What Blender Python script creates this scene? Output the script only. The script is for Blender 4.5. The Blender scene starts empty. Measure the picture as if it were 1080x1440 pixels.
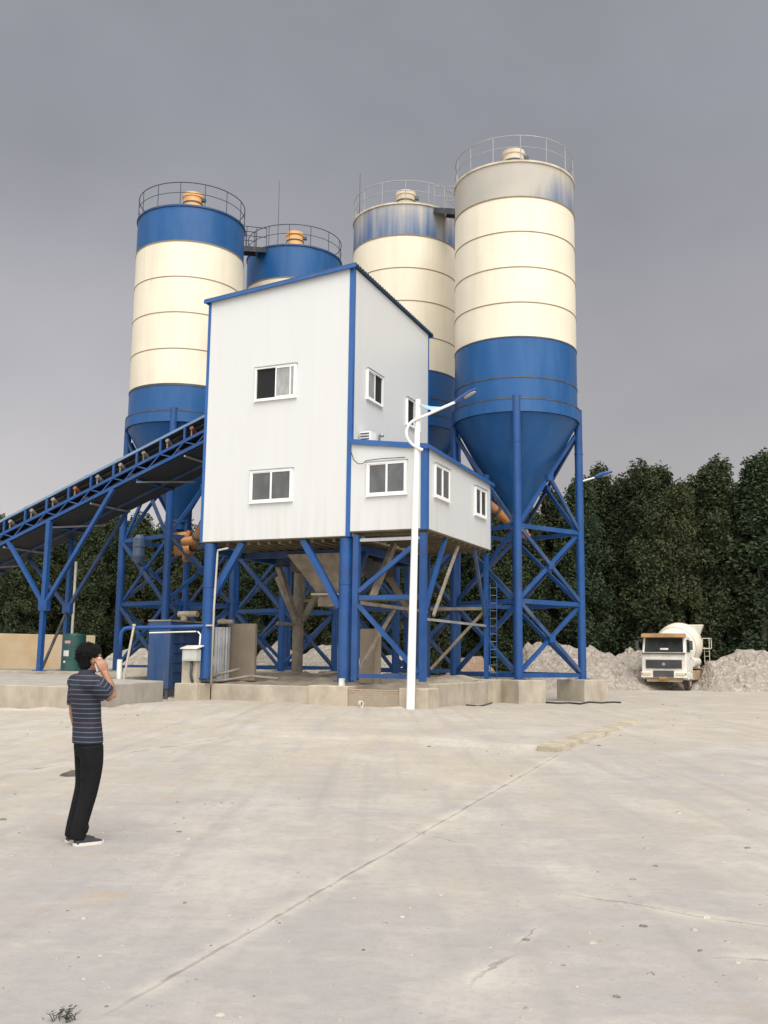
import bpy, bmesh, math, random
import numpy as np
from mathutils import Vector, Matrix, noise
random.seed(7); rng = np.random.default_rng(7)
PI = math.pi
scene = bpy.context.scene
COL = scene.collection

# ---------------------------------------------------------------- camera
P_, R_, F_, H_ = 0.14689, 0.01196, 1388.08, 1.6
fw = Vector((0, math.cos(P_), math.sin(P_))); up0 = Vector((0, -math.sin(P_), math.cos(P_))); rt0 = Vector((1, 0, 0))
upv = up0*math.cos(R_) - rt0*math.sin(R_); rtv = rt0*math.cos(R_) + up0*math.sin(R_)
EYE = Vector((0, 0, H_))
cd = bpy.data.cameras.new('camera'); cam = bpy.data.objects.new('camera', cd); COL.objects.link(cam)
cam.matrix_world = Matrix(((rtv.x, upv.x, -fw.x, 0), (rtv.y, upv.y, -fw.y, 0), (rtv.z, upv.z, -fw.z, H_), (0, 0, 0, 1)))
cd.sensor_fit = 'VERTICAL'; cd.sensor_height = 36; cd.lens = F_/1440*36; cd.clip_end = 3000; cd.clip_start = .1
scene.camera = cam
def ray(x, y): return fw + rtv*((x-540)/F_) + upv*((720-y)/F_)
def gp(x, y, z=0.): d = ray(x, y); return EYE + d*((z-H_)/d.z)          # surveyed point on a level
def dp(x, y, Y): d = ray(x, y); return EYE + d*(Y/d.y)                    # surveyed point at a distance
# plant frame: origin at the tower's front corner, s to the right along the front, t to the back
CO = Vector((-1.133, 32.53, 0)); YAW = .41594
US = Vector((math.cos(YAW), -math.sin(YAW), 0)); VT = Vector((math.sin(YAW), math.cos(YAW), 0)); ZZ = Vector((0, 0, 1))
def W(s, t, z=0.): return CO + US*s + VT*t + ZZ*z
def WX(v): return W(v[0], v[1], v[2])

# ---------------------------------------------------------------- materials
def srgb(h):
    h = h.lstrip('#'); o = []
    for i in (0, 2, 4):
        c = int(h[i:i+2], 16)/255; o.append(c/12.92 if c <= .04045 else ((c+.055)/1.055)**2.4)
    return o
def nn(nt, typ, **kw):
    n = nt.nodes.new(typ)
    for k, v in kw.items(): setattr(n, k, v)
    return n
def math_(nt, op, a, b=None, clamp=False):
    n = nn(nt, 'ShaderNodeMath', operation=op, use_clamp=clamp)
    for i, x in enumerate((a, b)):
        if x is None: continue
        if isinstance(x, (int, float)): n.inputs[i].default_value = x
        else: nt.links.new(x, n.inputs[i])
    return n.outputs[0]
def mixc(nt, f, a, b, mode='MIX'):
    n = nn(nt, 'ShaderNodeMix', data_type='RGBA', blend_type=mode)
    for s, x in ((0, f), (6, a), (7, b)):
        if isinstance(x, (int, float)): n.inputs[s].default_value = x
        elif isinstance(x, (list, tuple)): n.inputs[s].default_value = (*x, 1)[:4]
        else: nt.links.new(x, n.inputs[s])
    return n.outputs[2]
def noise_(nt, vec, scale, detail=4, rough=.55):
    n = nn(nt, 'ShaderNodeTexNoise'); n.inputs['Scale'].default_value = scale
    n.inputs['Detail'].default_value = detail; n.inputs['Roughness'].default_value = rough
    if vec is not None: nt.links.new(vec, n.inputs['Vector'])
    return n.outputs['Fac']
def ramp_(nt, f, a, b):
    n = nn(nt, 'ShaderNodeMapRange'); n.inputs[1].default_value = a; n.inputs[2].default_value = b
    nt.links.new(f, n.inputs[0]); return n.outputs[0]
def mapv(nt, vec, scale=(1, 1, 1), rot=(0, 0, 0)):
    n = nn(nt, 'ShaderNodeMapping'); n.inputs['Scale'].default_value = scale; n.inputs['Rotation'].default_value = rot
    nt.links.new(vec, n.inputs['Vector']); return n.outputs[0]
def base(name):
    m = bpy.data.materials.new(name); m.use_nodes = True; nt = m.node_tree
    return m, nt, nt.nodes['Principled BSDF']
def M(name, c, rough=.5, metal=0., var=.12, vs=1.5, dirt=None, damt=.35, dscale=(1.2, 1.2, .25), bump=0., bs=30., spec=.5, dlo=.45, dhi=.75):
    """paint or mineral: base colour, patchy variation, streaky dirt with a shape of its own, fine bump"""
    m, nt, b = base(name)
    if isinstance(c, str): c = srgb(c)
    pos = nn(nt, 'ShaderNodeNewGeometry').outputs['Position']
    f = noise_(nt, pos, vs, 5)
    k = [x*(1-var*1.6) for x in c]; l = [min(1, x*(1+var*1.2)) for x in c]
    out = mixc(nt, ramp_(nt, f, .3, .7), k, l)
    rgh = math_(nt, 'ADD', rough-.08, math_(nt, 'MULTIPLY', f, .16))
    if dirt is not None:
        if isinstance(dirt, str): dirt = srgb(dirt)
        g = noise_(nt, mapv(nt, pos, dscale), 1.6, 6, .65)
        g = math_(nt, 'MULTIPLY', ramp_(nt, g, dlo, dhi), damt, True)
        out = mixc(nt, g, out, dirt); rgh = math_(nt, 'ADD', rgh, math_(nt, 'MULTIPLY', g, .4), True)
    nt.links.new(out, b.inputs['Base Color']); nt.links.new(rgh, b.inputs['Roughness'])
    b.inputs['Metallic'].default_value = metal; b.inputs['Specular IOR Level'].default_value = spec
    if bump:
        bn = nn(nt, 'ShaderNodeBump'); bn.inputs['Strength'].default_value = bump; bn.inputs['Distance'].default_value = .02
        nt.links.new(noise_(nt, pos, bs, 6, .7), bn.inputs['Height']); nt.links.new(bn.outputs[0], b.inputs['Normal'])
    return m
BLUE = (.008, .064, .225); DUST = (.30, .26, .20)
m_blue = M('blue_paint', BLUE, .42, var=.12, dirt=(.10, .12, .16), damt=.22, spec=.4)
m_blue_dusty = M('blue_paint_dusty', (.012, .055, .165), .55, var=.14, dirt=(.17, .16, .14), damt=.42, dlo=.42, dhi=.75)
m_blue_silo = M('blue_silo_paint', (.008, .079, .240), .38, var=.07, vs=.5, dirt=(.045, .13, .28), damt=.5, dscale=(1, 1, .15), bump=.12, bs=.9, spec=.38)
m_trim = M('blue_trim_paint', (.010, .090, .305), .42, var=.06, dirt=DUST, damt=.10)
m_cream = M('cream_silo_paint', (.755, .69, .545), .42, var=.05, vs=.35, dirt=(.50, .42, .30), damt=.40, dscale=(.9, .9, .10), dlo=.48, dhi=.8, bump=.15, bs=.8)
m_white = M('white_paint', (.78, .78, .75), .35, var=.04, dirt=(.5, .46, .4), damt=.15)
m_frame = M('white_window_frame', (.84, .84, .82), .35, var=.02)
m_seam = M('brown_weld_seam', (.24, .17, .09), .6)
m_orange = M('orange_paint', (.50, .21, .06), .45, var=.15, dirt=DUST, damt=.5)
m_orange_hat = M('pale_orange_paint', (.70, .37, .13), .45, var=.1, dirt=(.5, .35, .2), damt=.4)
m_hat_dust = M('dusty_cream_paint', (.58, .50, .37), .6, var=.15, dirt=(.35, .28, .2), damt=.5)
m_black = M('black_rubber', (.018, .018, .018), .75, dirt=DUST, damt=.25)
m_dark = M('dark_steel', (.045, .05, .06), .55, dirt=DUST, damt=.3)
m_railblack = M('dark_painted_rail', (.03, .04, .06), .5)
m_railgrey = M('grey_dusty_rail', (.33, .33, .33), .6)
m_galv = M('galvanised_steel', (.42, .43, .44), .42, .6, var=.15, dirt=DUST, damt=.4)
m_conc = M('cast_concrete', (.42, .37, .295), .88, var=.13, vs=1.2, dirt=(.23, .195, .15), damt=.55, dscale=(1.4, 1.4, .6), bump=.5, bs=22)
m_conc_grey = M('grey_cast_concrete', (.36, .33, .285), .88, var=.12, vs=1.2, dirt=(.2, .19, .17), damt=.6, dscale=(2.2, 2.2, .7), bump=.5, bs=22)
m_dustcol = M('cement_caked_steel', (.29, .245, .185), .9, var=.2, vs=3, dirt=(.12, .13, .15), damt=.4, bump=.6, bs=18)
m_brownpanel = M('cement_caked_panel', (.27, .22, .165), .9, var=.1, vs=1, dirt=(.16, .13, .1), damt=.5, bump=.3)
m_spill = M('spilled_concrete', (.31, .265, .205), .95, var=.22, vs=1.3, bump=.9, bs=7)
m_wood = M('weathered_ceiling_board', (.17, .14, .085), .8, var=.2, dirt=(.1, .08, .06), damt=.5)
m_yellow = M('yellow_render', (.62, .46, .27), .85, var=.08, vs=.8, dirt=(.62, .55, .45), damt=.8, dscale=(.5, .5, .5), bump=.2)
m_green = M('green_tank_paint', (.012, .085, .075), .45, var=.12, dirt=DUST, damt=.2)
m_paper = M('white_label', (.75, .74, .72), .6)
m_pink = M('pink_label', (.62, .28, .30), .6)
m_pole = M('white_pole_paint', (.84, .83, .80), .35, var=.03, dirt=(.5, .42, .3), damt=.25, dscale=(2, 2, .3))
m_paleblue = M('pale_blue_arm_paint', (.36, .56, .78), .4, var=.05)
m_lampblue = M('bright_blue_lamp_paint', (.022, .085, .33), .4, dirt=DUST, damt=.3)
m_lens = M('lamp_lens', (.42, .42, .36), .25)
m_pvc = M('white_plastic_pipe', (.72, .70, .64), .4, dirt=DUST, damt=.4)
m_box = M('grey_cabinet_paint', (.47, .50, .47), .5, dirt=DUST, damt=.5)
m_truckw = M('truck_white_paint', (.76, .75, .69), .35, var=.05, dirt=(.42, .31, .19), damt=.45, dscale=(1.2, 1.2, 1))
m_drum = M('mixer_drum_paint', (.74, .70, .59), .45, var=.06, dirt=(.5, .42, .30), damt=.45, dscale=(.8, .8, .8))
m_visor = M('tan_visor', (.34, .20, .085), .5, var=.2)
m_muddy = M('muddy_steel', (.40, .29, .17), .8, var=.2, dirt=(.1, .08, .06), damt=.5)
m_tyre = M('dusty_tyre', (.05, .043, .036), .9, var=.3, dirt=(.22, .18, .13), damt=.6)
m_grille = M('dark_grey_grille', (.07, .072, .075), .5)
m_lightlens = M('headlight_lens', (.65, .55, .40), .2)
m_pvcd = M('dusty_plastic_pipe', (.50, .46, .38), .5, dirt=DUST, damt=.5)
m_brick = None

def glass_mat(name, c, rough=.08):
    m, nt, b = base(name)
    pos = nn(nt, 'ShaderNodeNewGeometry').outputs['Position']
    f = noise_(nt, mapv(nt, pos, (1, 1, .5)), 2.5, 4)
    nt.links.new(mixc(nt, ramp_(nt, f, .35, .65), [x*.75 for x in c], [x*1.25 for x in c]), b.inputs['Base Color'])
    b.inputs['Roughness'].default_value = rough; b.inputs['Specular IOR Level'].default_value = .6
    return m
m_glass = glass_mat('window_glass', (.075, .078, .078))
m_greyglass = glass_mat('reflection_grey_glass', (.30, .30, .29), .15)  # light grey glass: the upper front pane's reflection is put into its colour
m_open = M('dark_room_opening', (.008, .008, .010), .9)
m_windscreen = glass_mat('truck_windscreen', (.035, .037, .036), .1)

def panel_mat(name, axis):
    """white sandwich cladding: shallow vertical joints, faint grime towards the drip edge"""
    m, nt, b = base(name)
    pos = nn(nt, 'ShaderNodeNewGeometry').outputs['Position']
    d = nn(nt, 'ShaderNodeVectorMath', operation='DOT_PRODUCT'); nt.links.new(pos, d.inputs[0]); d.inputs[1].default_value = axis
    s = d.outputs['Value']
    fr = math_(nt, 'FRACT', math_(nt, 'MULTIPLY', s, 1/.95))
    joint = math_(nt, 'LESS_THAN', math_(nt, 'ABSOLUTE', math_(nt, 'SUBTRACT', fr, .5)), .012)
    rib = math_(nt, 'SINE', math_(nt, 'MULTIPLY', s, 2*PI/.19))
    c0 = (.602, .615, .608); c1 = (.610, .622, .614)
    idn = nn(nt, 'ShaderNodeTexWhiteNoise', noise_dimensions='1D'); nt.links.new(math_(nt, 'FLOOR', math_(nt, 'ADD', math_(nt, 'MULTIPLY', s, 1/.95), .5)), idn.inputs['W'])
    c = mixc(nt, idn.outputs['Value'], c0, c1)
    st = noise_(nt, mapv(nt, pos, (3, 3, .22)), 1.4, 6, .6)
    sep = nn(nt, 'ShaderNodeSeparateXYZ'); nt.links.new(pos, sep.inputs[0])
    low = ramp_(nt, sep.outputs['Z'], 7.2, 5.5)
    g = math_(nt, 'MULTIPLY', ramp_(nt, st, .45, .8), math_(nt, 'ADD', math_(nt, 'MULTIPLY', low, .30), .06), True)
    c = mixc(nt, g, c, (.36, .33, .27))
    c = mixc(nt, math_(nt, 'MULTIPLY', joint, .06), c, (.35, .35, .34))
    nt.links.new(c, b.inputs['Base Color']); b.inputs['Roughness'].default_value = .42
    bn = nn(nt, 'ShaderNodeBump'); bn.inputs['Strength'].default_value = .12; bn.inputs['Distance'].default_value = .01
    hh = math_(nt, 'ADD', math_(nt, 'MULTIPLY', rib, .03), math_(nt, 'MULTIPLY', noise_(nt, pos, .8, 2), 3.))
    nt.links.new(math_(nt, 'SUBTRACT', hh, joint), bn.inputs['Height']); nt.links.new(bn.outputs[0], b.inputs['Normal'])
    return m
m_panel_f = panel_mat('white_cladding_front', US); m_panel_r = panel_mat('white_cladding_side', VT)

def faded_band(name, zlo, zhi, seed, keep, bias_dir):
    """blue band of paint under caked cement dust that has run down in streaks"""
    m, nt, b = base(name)
    pos = nn(nt, 'ShaderNodeNewGeometry').outputs['Position']
    off = nn(nt, 'ShaderNodeVectorMath', operation='ADD'); nt.links.new(pos, off.inputs[0]); off.inputs[1].default_value = (seed, seed*2, 0)
    st = noise_(nt, mapv(nt, off.outputs[0], (1.1, 1.1, .10)), 1.3, 5, .6)
    st2 = noise_(nt, mapv(nt, off.outputs[0], (4, 4, .12)), 1.5, 4, .6)
    sep = nn(nt, 'ShaderNodeSeparateXYZ'); nt.links.new(pos, sep.inputs[0])
    h = ramp_(nt, sep.outputs['Z'], zlo, zhi)
    d = nn(nt, 'ShaderNodeVectorMath', operation='DOT_PRODUCT'); nt.links.new(pos, d.inputs[0]); d.inputs[1].default_value = bias_dir[:3]
    bias = math_(nt, 'MULTIPLY', math_(nt, 'SUBTRACT', d.outputs['Value'], bias_dir[3]), bias_dir[4])
    v = math_(nt, 'ADD', math_(nt, 'ADD', math_(nt, 'MULTIPLY', st, 1.5), math_(nt, 'MULTIPLY', st2, .45)), math_(nt, 'MULTIPLY', h, .55))
    v = math_(nt, 'ADD', math_(nt, 'SUBTRACT', v, keep), bias)
    f = ramp_(nt, v, -.34, .42)
    dust = mixc(nt, noise_(nt, off.outputs[0], .9, 3), (.33, .32, .30), (.50, .45, .37))
    c = mixc(nt, f, mixc(nt, noise_(nt, off.outputs[0], 1.5, 3), (.02, .085, .25), (.07, .13, .24)), dust)
    nt.links.new(c, b.inputs['Base Color']); b.inputs['Roughness'].default_value = .6
    return m

# ---------------------------------------------------------------- mesh builder
class MB:
    def __init__(s): s.v = []; s.f = []; s.sm = []
    def add(s, vs, fs, smooth=False):
        o = len(s.v); s.v += [Vector(p) for p in vs]; s.f += [[i+o for i in f] for f in fs]; s.sm += [smooth]*len(fs)
    def hexa(s, p):      # p: bottom 4 ccw, top 4
        s.add(p, [(3, 2, 1, 0), (4, 5, 6, 7), (0, 1, 5, 4), (1, 2, 6, 5), (2, 3, 7, 6), (3, 0, 4, 7)])
    def box(s, c, sz, ax=None):
        X, Y, Z = ax or (Vector((1, 0, 0)), Vector((0, 1, 0)), ZZ); c = Vector(c)
        q = [(-1, -1), (1, -1), (1, 1), (-1, 1)]
        s.hexa([c + X*(a*sz[0]/2) + Y*(b*sz[1]/2) + Z*(k*sz[2]/2) for k in (-1, 1) for a, b in q])
    def lbox(s, s0, s1, t0, t1, z0, z1):     # box in the plant frame
        s.hexa([W(a, b, z) for z in (z0, z1) for a, b in ((s0, t0), (s1, t0), (s1, t1), (s0, t1))])
    def bar(s, a, b, w, h=None, up=ZZ):
        a = Vector(a); b = Vector(b); d = (b-a).normalized(); h = h or w
        x = d.cross(up)
        if x.length < 1e-3: x = d.cross(US)
        x.normalize(); y = x.cross(d)
        s.hexa([p + x*(i*w/2) + y*(j*h/2) for p in (a, b) for i, j in ((-1, -1), (1, -1), (1, 1), (-1, 1))])
    def tube(s, a, b, r0, r1=None, n=16, cap=True):
        a = Vector(a); b = Vector(b); r1 = r0 if r1 is None else r1; d = (b-a).normalized()
        x = d.cross(ZZ)
        if x.length < 1e-3: x = Vector((1, 0, 0))
        x.normalize(); y = d.cross(x)
        cs = [(math.cos(2*PI*i/n), math.sin(2*PI*i/n)) for i in range(n)]
        s.add([a + x*(c*r0) + y*(k*r0) for c, k in cs] + [b + x*(c*r1) + y*(k*r1) for c, k in cs],
              [(i, (i+1) % n, n+(i+1) % n, n+i) for i in range(n)], True)
        if cap:
            s.add([a + x*(c*r0) + y*(k*r0) for c, k in cs], [tuple(range(n-1, -1, -1))])
            s.add([b + x*(c*r1) + y*(k*r1) for c, k in cs], [tuple(range(n))])
    def path(s, pts, r, n=10, closed=False):
        pts = [Vector(p) for p in pts]; N = len(pts); rings = []; px = None
        for i, p in enumerate(pts):
            d = ((pts[(i+1) % N] - pts[i-1]) if closed else (pts[min(i+1, N-1)] - pts[max(i-1, 0)])).normalized()
            x = d.cross(ZZ) if px is None else px - d*px.dot(d)
            if x.length < 1e-3: x = Vector((1, 0, 0)) - d*d.x
            x.normalize(); px = x; y = d.cross(x); rr = r[i] if isinstance(r, (list, tuple)) else r
            rings.append([p + x*(rr*math.cos(2*PI*k/n)) + y*(rr*math.sin(2*PI*k/n)) for k in range(n)])
        vs = [q for ring in rings for q in ring]; fs = []
        for i in range(N if closed else N-1):
            j = (i+1) % N
            fs += [(i*n+k, i*n+(k+1) % n, j*n+(k+1) % n, j*n+k) for k in range(n)]
        if not closed: fs += [tuple(range(n-1, -1, -1)), tuple((N-1)*n+k for k in range(n))]
        s.add(vs, fs, True)
    def lathe(s, prof, c, n=48, axis=ZZ, smooth=True):     # prof: (r, h) list, separate shading per band
        axis = Vector(axis).normalized(); c = Vector(c)
        x = axis.cross(Vector((0, 1, 0)))
        if x.length < 1e-3: x = Vector((1, 0, 0))
        x.normalize(); y = axis.cross(x)
        ring = lambda r, h: [c + axis*h + x*(r*math.cos(2*PI*k/n)) + y*(r*math.sin(2*PI*k/n)) for k in range(n)]
        for (r0, h0), (r1, h1) in zip(prof, prof[1:]):
            s.add(ring(r0, h0) + ring(r1, h1), [(k, (k+1) % n, n+(k+1) % n, n+k) for k in range(n)], smooth)
    def loft(s, rings, cap=True, smooth=True):
        n = len(rings[0]); vs = [p for r in rings for p in r]; fs = []
        for i in range(len(rings)-1):
            fs += [(i*n+k, i*n+(k+1) % n, (i+1)*n+(k+1) % n, (i+1)*n+k) for k in range(n)]
        if cap: fs += [tuple(range(n-1, -1, -1)), tuple((len(rings)-1)*n+k for k in range(n))]
        s.add(vs, fs, smooth)
    def mesh(s, name, origin=Vector()):
        me = bpy.data.meshes.new(name); me.from_pydata([tuple(p-origin) for p in s.v], [], s.f)
        me.polygons.foreach_set('use_smooth', s.sm); me.update(); return me
    def build(s, name, mat, parent=None, bevel=0.):
        org = Vector(parent['_o']) if parent is not None and '_o' in parent else Vector()
        me = s.mesh(name, org); me.materials.append(mat)
        return link(name, me, parent, org, bevel)
def link(name, me, parent=None, org=Vector(), bevel=0.):
    o = bpy.data.objects.new(name, me); COL.objects.link(o)
    if parent is not None: o.parent = parent
    o['_o'] = tuple(org)
    if bevel:
        b = o.modifiers.new('bevel', 'BEVEL'); b.width = bevel; b.segments = 2; b.limit_method = 'ANGLE'
    return o
def tag(o, label, cat, group=None, kind=None):
    o['label'] = label; o['category'] = cat
    if group: o['group'] = group
    if kind: o['kind'] = kind
    return o
def thing(name, loc, label, cat, group=None):
    o = bpy.data.objects.new(name, None); COL.objects.link(o); o.location = loc; o['_o'] = tuple(loc); o.empty_display_size = .2
    return tag(o, label, cat, group)
def solo(name, mb, mat, label, cat, group=None, bevel=0., origin=None):
    """a thing that is one mesh, its origin at its base"""
    if origin is None:
        lo = Vector((sum(p.x for p in mb.v)/len(mb.v), sum(p.y for p in mb.v)/len(mb.v), min(p.z for p in mb.v)))
    else: lo = Vector(origin)
    me = mb.mesh(name, lo); me.materials.append(mat); o = bpy.data.objects.new(name, me); COL.objects.link(o); o.location = lo
    o['_o'] = tuple(lo)
    if bevel:
        b = o.modifiers.new('bevel', 'BEVEL'); b.width = bevel; b.segments = 2; b.limit_method = 'ANGLE'
    return tag(o, label, cat, group)
def struct(name, mb, mat, bevel=0., kind='structure'):
    o = mb.build(name, mat, None, bevel); o['kind'] = kind; return o
def copy_tree(o, parent=None):
    c = o.copy(); COL.objects.link(c)
    if parent is not None: c.parent = parent
    for ch in list(o.children): copy_tree(ch, c)
    return c

# ---------------------------------------------------------------- light and air
scene.view_settings.view_transform = 'Standard'; scene.view_settings.look = 'None'
scene.view_settings.exposure = EXPOSURE = 1.1; scene.view_settings.gamma = 1
SUN_EL = math.radians(54); SUN_DIR = Vector((.30*math.cos(SUN_EL), -.954*math.cos(SUN_EL), math.sin(SUN_EL))).normalized()
world = bpy.data.worlds.new('World'); scene.world = world; world.use_nodes = True
nt = world.node_tree; nt.nodes.clear()
sky = nn(nt, 'ShaderNodeTexSky', sky_type='NISHITA', sun_disc=False)
sky.sun_elevation = SUN_EL; sky.sun_rotation = math.atan2(SUN_DIR.x, SUN_DIR.y); sky.dust_density = 4
tc = nn(nt, 'ShaderNodeTexCoord').outputs['Generated']
sp = nn(nt, 'ShaderNodeSeparateXYZ'); nt.links.new(tc, sp.inputs[0])
X, Y, Z = sp.outputs
# storm cloud ahead (+Y), thinner and much brighter cloud behind and overhead
k = math_(nt, 'ADD', math_(nt, 'MULTIPLY', Y, -.62), math_(nt, 'MULTIPLY', Z, .66))
bright = nn(nt, 'ShaderNodeMapRange', interpolation_type='SMOOTHSTEP'); nt.links.new(k, bright.inputs[0])
bright.inputs[1].default_value = -.05; bright.inputs[2].default_value = .95; bright.inputs[3].default_value = 1.46; bright.inputs[4].default_value = 6.6
cl = noise_(nt, mapv(nt, tc, (1.3, 1.3, 2.2)), 1.2, 4, .5)
cl2 = noise_(nt, mapv(nt, tc, (3, 3, 5)), 1.3, 4, .55)
patch = math_(nt, 'ADD', math_(nt, 'MULTIPLY', math_(nt, 'SUBTRACT', cl, .5), .6), math_(nt, 'MULTIPLY', math_(nt, 'SUBTRACT', cl2, .5), .34))
low = math_(nt, 'MULTIPLY', ramp_(nt, Z, .46, .06), math_(nt, 'ADD', .30, math_(nt, 'MULTIPLY', ramp_(nt, X, .1, -.4), .85)))
amt = math_(nt, 'MULTIPLY', bright.outputs[0], math_(nt, 'ADD', math_(nt, 'ADD', 1., patch), low))
tint = mixc(nt, ramp_(nt, Z, .50, .08), (.972, .985, 1.065), (1.06, .985, .965))
tint = mixc(nt, ramp_(nt, k, .1, .7), tint, (1., .992, .975))
cloud = mixc(nt, 1., tint, amt, 'MULTIPLY')
mixs = mixc(nt, .06, cloud, sky.outputs[0])
bg = nn(nt, 'ShaderNodeBackground'); bg.inputs[1].default_value = .1; nt.links.new(mixs, bg.inputs[0])
out = nn(nt, 'ShaderNodeOutputWorld'); nt.links.new(bg.outputs[0], out.inputs[0])
sd = bpy.data.lights.new('sun', 'SUN'); sd.energy = 1.5; sd.angle = math.radians(50); sd.color = (1, .965, .91)
so = bpy.data.objects.new('sun', sd); COL.objects.link(so); so.location = (-20, -40, 60)
so.rotation_euler = SUN_DIR.to_track_quat('Z', 'Y').to_euler()

# ---------------------------------------------------------------- ground
def ground_mat():
    m, nt, b = base('dusty_concrete_yard')
    pos = nn(nt, 'ShaderNodeNewGeometry').outputs['Position']
    rot = lambda sc: mapv(nt, pos, sc, (0, 0, YAW))
    big = noise_(nt, mapv(nt, pos, (.13, .10, 1)), 1., 4, .55)
    mid = noise_(nt, mapv(nt, pos, (.55, .32, 1), (0, 0, .2)), 1.1, 6, .6)
    strk = noise_(nt, rot((1.5, .16, 1)), 1.3, 6, .62)
    strk2 = noise_(nt, mapv(nt, pos, (.22, 1.5, 1), (0, 0, -.22)), 1.2, 6, .6)
    fine = noise_(nt, pos, 9., 6, .7); grit = noise_(nt, pos, 60., 3, .7)
    sep = nn(nt, 'ShaderNodeSeparateXYZ'); nt.links.new(pos, sep.inputs[0])
    far = ramp_(nt, math_(nt, 'SUBTRACT', sep.outputs['Y'], math_(nt, 'MULTIPLY', sep.outputs['X'], .5)), 4., 24.)
    grey = (.345, .325, .312); warm = (.425, .372, .302); pale = (.475, .44, .39)
    v = math_(nt, 'ADD', math_(nt, 'MULTIPLY', big, 1.5), math_(nt, 'ADD', math_(nt, 'MULTIPLY', strk2, .5), math_(nt, 'MULTIPLY', far, .45)))
    c = mixc(nt, ramp_(nt, v, .98, 1.36), grey, warm)
    c = mixc(nt, math_(nt, 'MULTIPLY', ramp_(nt, mid, .47, .62), .75), c, pale)
    c = mixc(nt, math_(nt, 'MULTIPLY', ramp_(nt, strk, .50, .64), .45), c, (.315, .300, .292))
    c = mixc(nt, math_(nt, 'MULTIPLY', ramp_(nt, strk2, .52, .66), .25), c, (.33, .312, .298))
    hz = noise_(nt, mapv(nt, pos, (.7, 1.3, 1), (0, 0, .5)), 1.6, 7, .68)
    c = mixc(nt, math_(nt, 'MULTIPLY', ramp_(nt, hz, .52, .70), .28), c, (.30, .285, .272))
    c = mixc(nt, math_(nt, 'MULTIPLY', ramp_(nt, hz, .48, .34), .30), c, (.52, .475, .405))
    st = noise_(nt, mapv(nt, pos, (.5, .8, 1), (0, 0, .3)), 1.7, 3, .5)
    c = mixc(nt, math_(nt, 'MULTIPLY', ramp_(nt, st, .64, .74), .5), c, (.40, .29, .20))
    c = mixc(nt, math_(nt, 'MULTIPLY', ramp_(nt, fine, .47, .66), .34), c, (.28, .255, .23))
    c = mixc(nt, math_(nt, 'MULTIPLY', ramp_(nt, grit, .56, .72), .40), c, (.20, .18, .16))
    blot = noise_(nt, mapv(nt, pos, (1.9, 2.3, 1), (0, 0, .4)), 1.2, 7, .72)
    c = mixc(nt, math_(nt, 'MULTIPLY', ramp_(nt, blot, .52, .66), .38), c, (.29, .272, .255))
    trk = noise_(nt, mapv(nt, pos, (2.6, .07, 1), (0, 0, YAW + .02)), 1.2, 3, .5)
    c = mixc(nt, math_(nt, 'MULTIPLY', ramp_(nt, trk, .56, .68), .28), c, (.27, .255, .245))
    spot = noise_(nt, pos, 3.2, 3, .5)
    c = mixc(nt, math_(nt, 'MULTIPLY', ramp_(nt, spot, .72, .80), .2), c, (.19, .175, .16))
    wob = math_(nt, 'MULTIPLY', math_(nt, 'SUBTRACT', noise_(nt, pos, 1.1, 6, .7), .5), .5)
    wob2 = math_(nt, 'MULTIPLY', math_(nt, 'SUBTRACT', noise_(nt, pos, .7, 7, .72), .5), 1.6)
    brk = noise_(nt, pos, 2.2, 4, .6)
    def line(a, bb, wid, wb, kk):
        a = Vector(a); bb = Vector(bb); d = (bb-a); L = d.length; d /= L; n = Vector((-d.y, d.x))
        def dot(v2, off):
            q = nn(nt, 'ShaderNodeVectorMath', operation='DOT_PRODUCT'); nt.links.new(pos, q.inputs[0]); q.inputs[1].default_value = (v2.x, v2.y, 0)
            return math_(nt, 'SUBTRACT', q.outputs['Value'], off)
        q = math_(nt, 'ABSOLUTE', math_(nt, 'ADD', dot(n, n.dot(a)), math_(nt, 'MULTIPLY', wb, kk)))
        al = dot(d, d.dot(a)); fe = min(.5, L*.3); ins = math_(nt, 'MULTIPLY', ramp_(nt, al, 0, fe), ramp_(nt, al, L, L-fe))
        return math_(nt, 'MULTIPLY', ramp_(nt, q, wid, wid*.35), ins), math_(nt, 'MULTIPLY', ramp_(nt, math_(nt, 'ADD', q, math_(nt, 'MULTIPLY', math_(nt, 'SUBTRACT', brk, .5), wid*14)), wid*8, 0), ins)
    dark = None; halo = None
    for (a, bb, wid, wb, kk) in JOINTS(wob, wob2):
        l, h = line(a, bb, wid, wb, kk)
        dark = l if dark is None else math_(nt, 'MAXIMUM', dark, l); halo = h if halo is None else math_(nt, 'MAXIMUM', halo, h)
    c = mixc(nt, math_(nt, 'MULTIPLY', halo, math_(nt, 'MULTIPLY', ramp_(nt, brk, .40, .62), .6)), c, (.60, .55, .47))
    c = mixc(nt, math_(nt, 'MULTIPLY', dark, math_(nt, 'ADD', .25, math_(nt, 'MULTIPLY', ramp_(nt, brk, .6, .35), .55))), c, (.17, .15, .125))
    nt.links.new(c, b.inputs['Base Color']); b.inputs['Roughness'].default_value = .9; b.inputs['Specular IOR Level'].default_value = .25
    bn = nn(nt, 'ShaderNodeBump'); bn.inputs['Strength'].default_value = .35; bn.inputs['Distance'].default_value = .02
    hh = math_(nt, 'SUBTRACT', math_(nt, 'ADD', math_(nt, 'ADD', fine, math_(nt, 'MULTIPLY', grit, .3)), math_(nt, 'MULTIPLY', mid, 2)), math_(nt, 'MULTIPLY', dark, 1.5))
    nt.links.new(hh, bn.inputs['Height']); nt.links.new(bn.outputs[0], b.inputs['Normal'])
    return m
def g2(x, y): p = gp(x, y); return (p.x, p.y)
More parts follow.
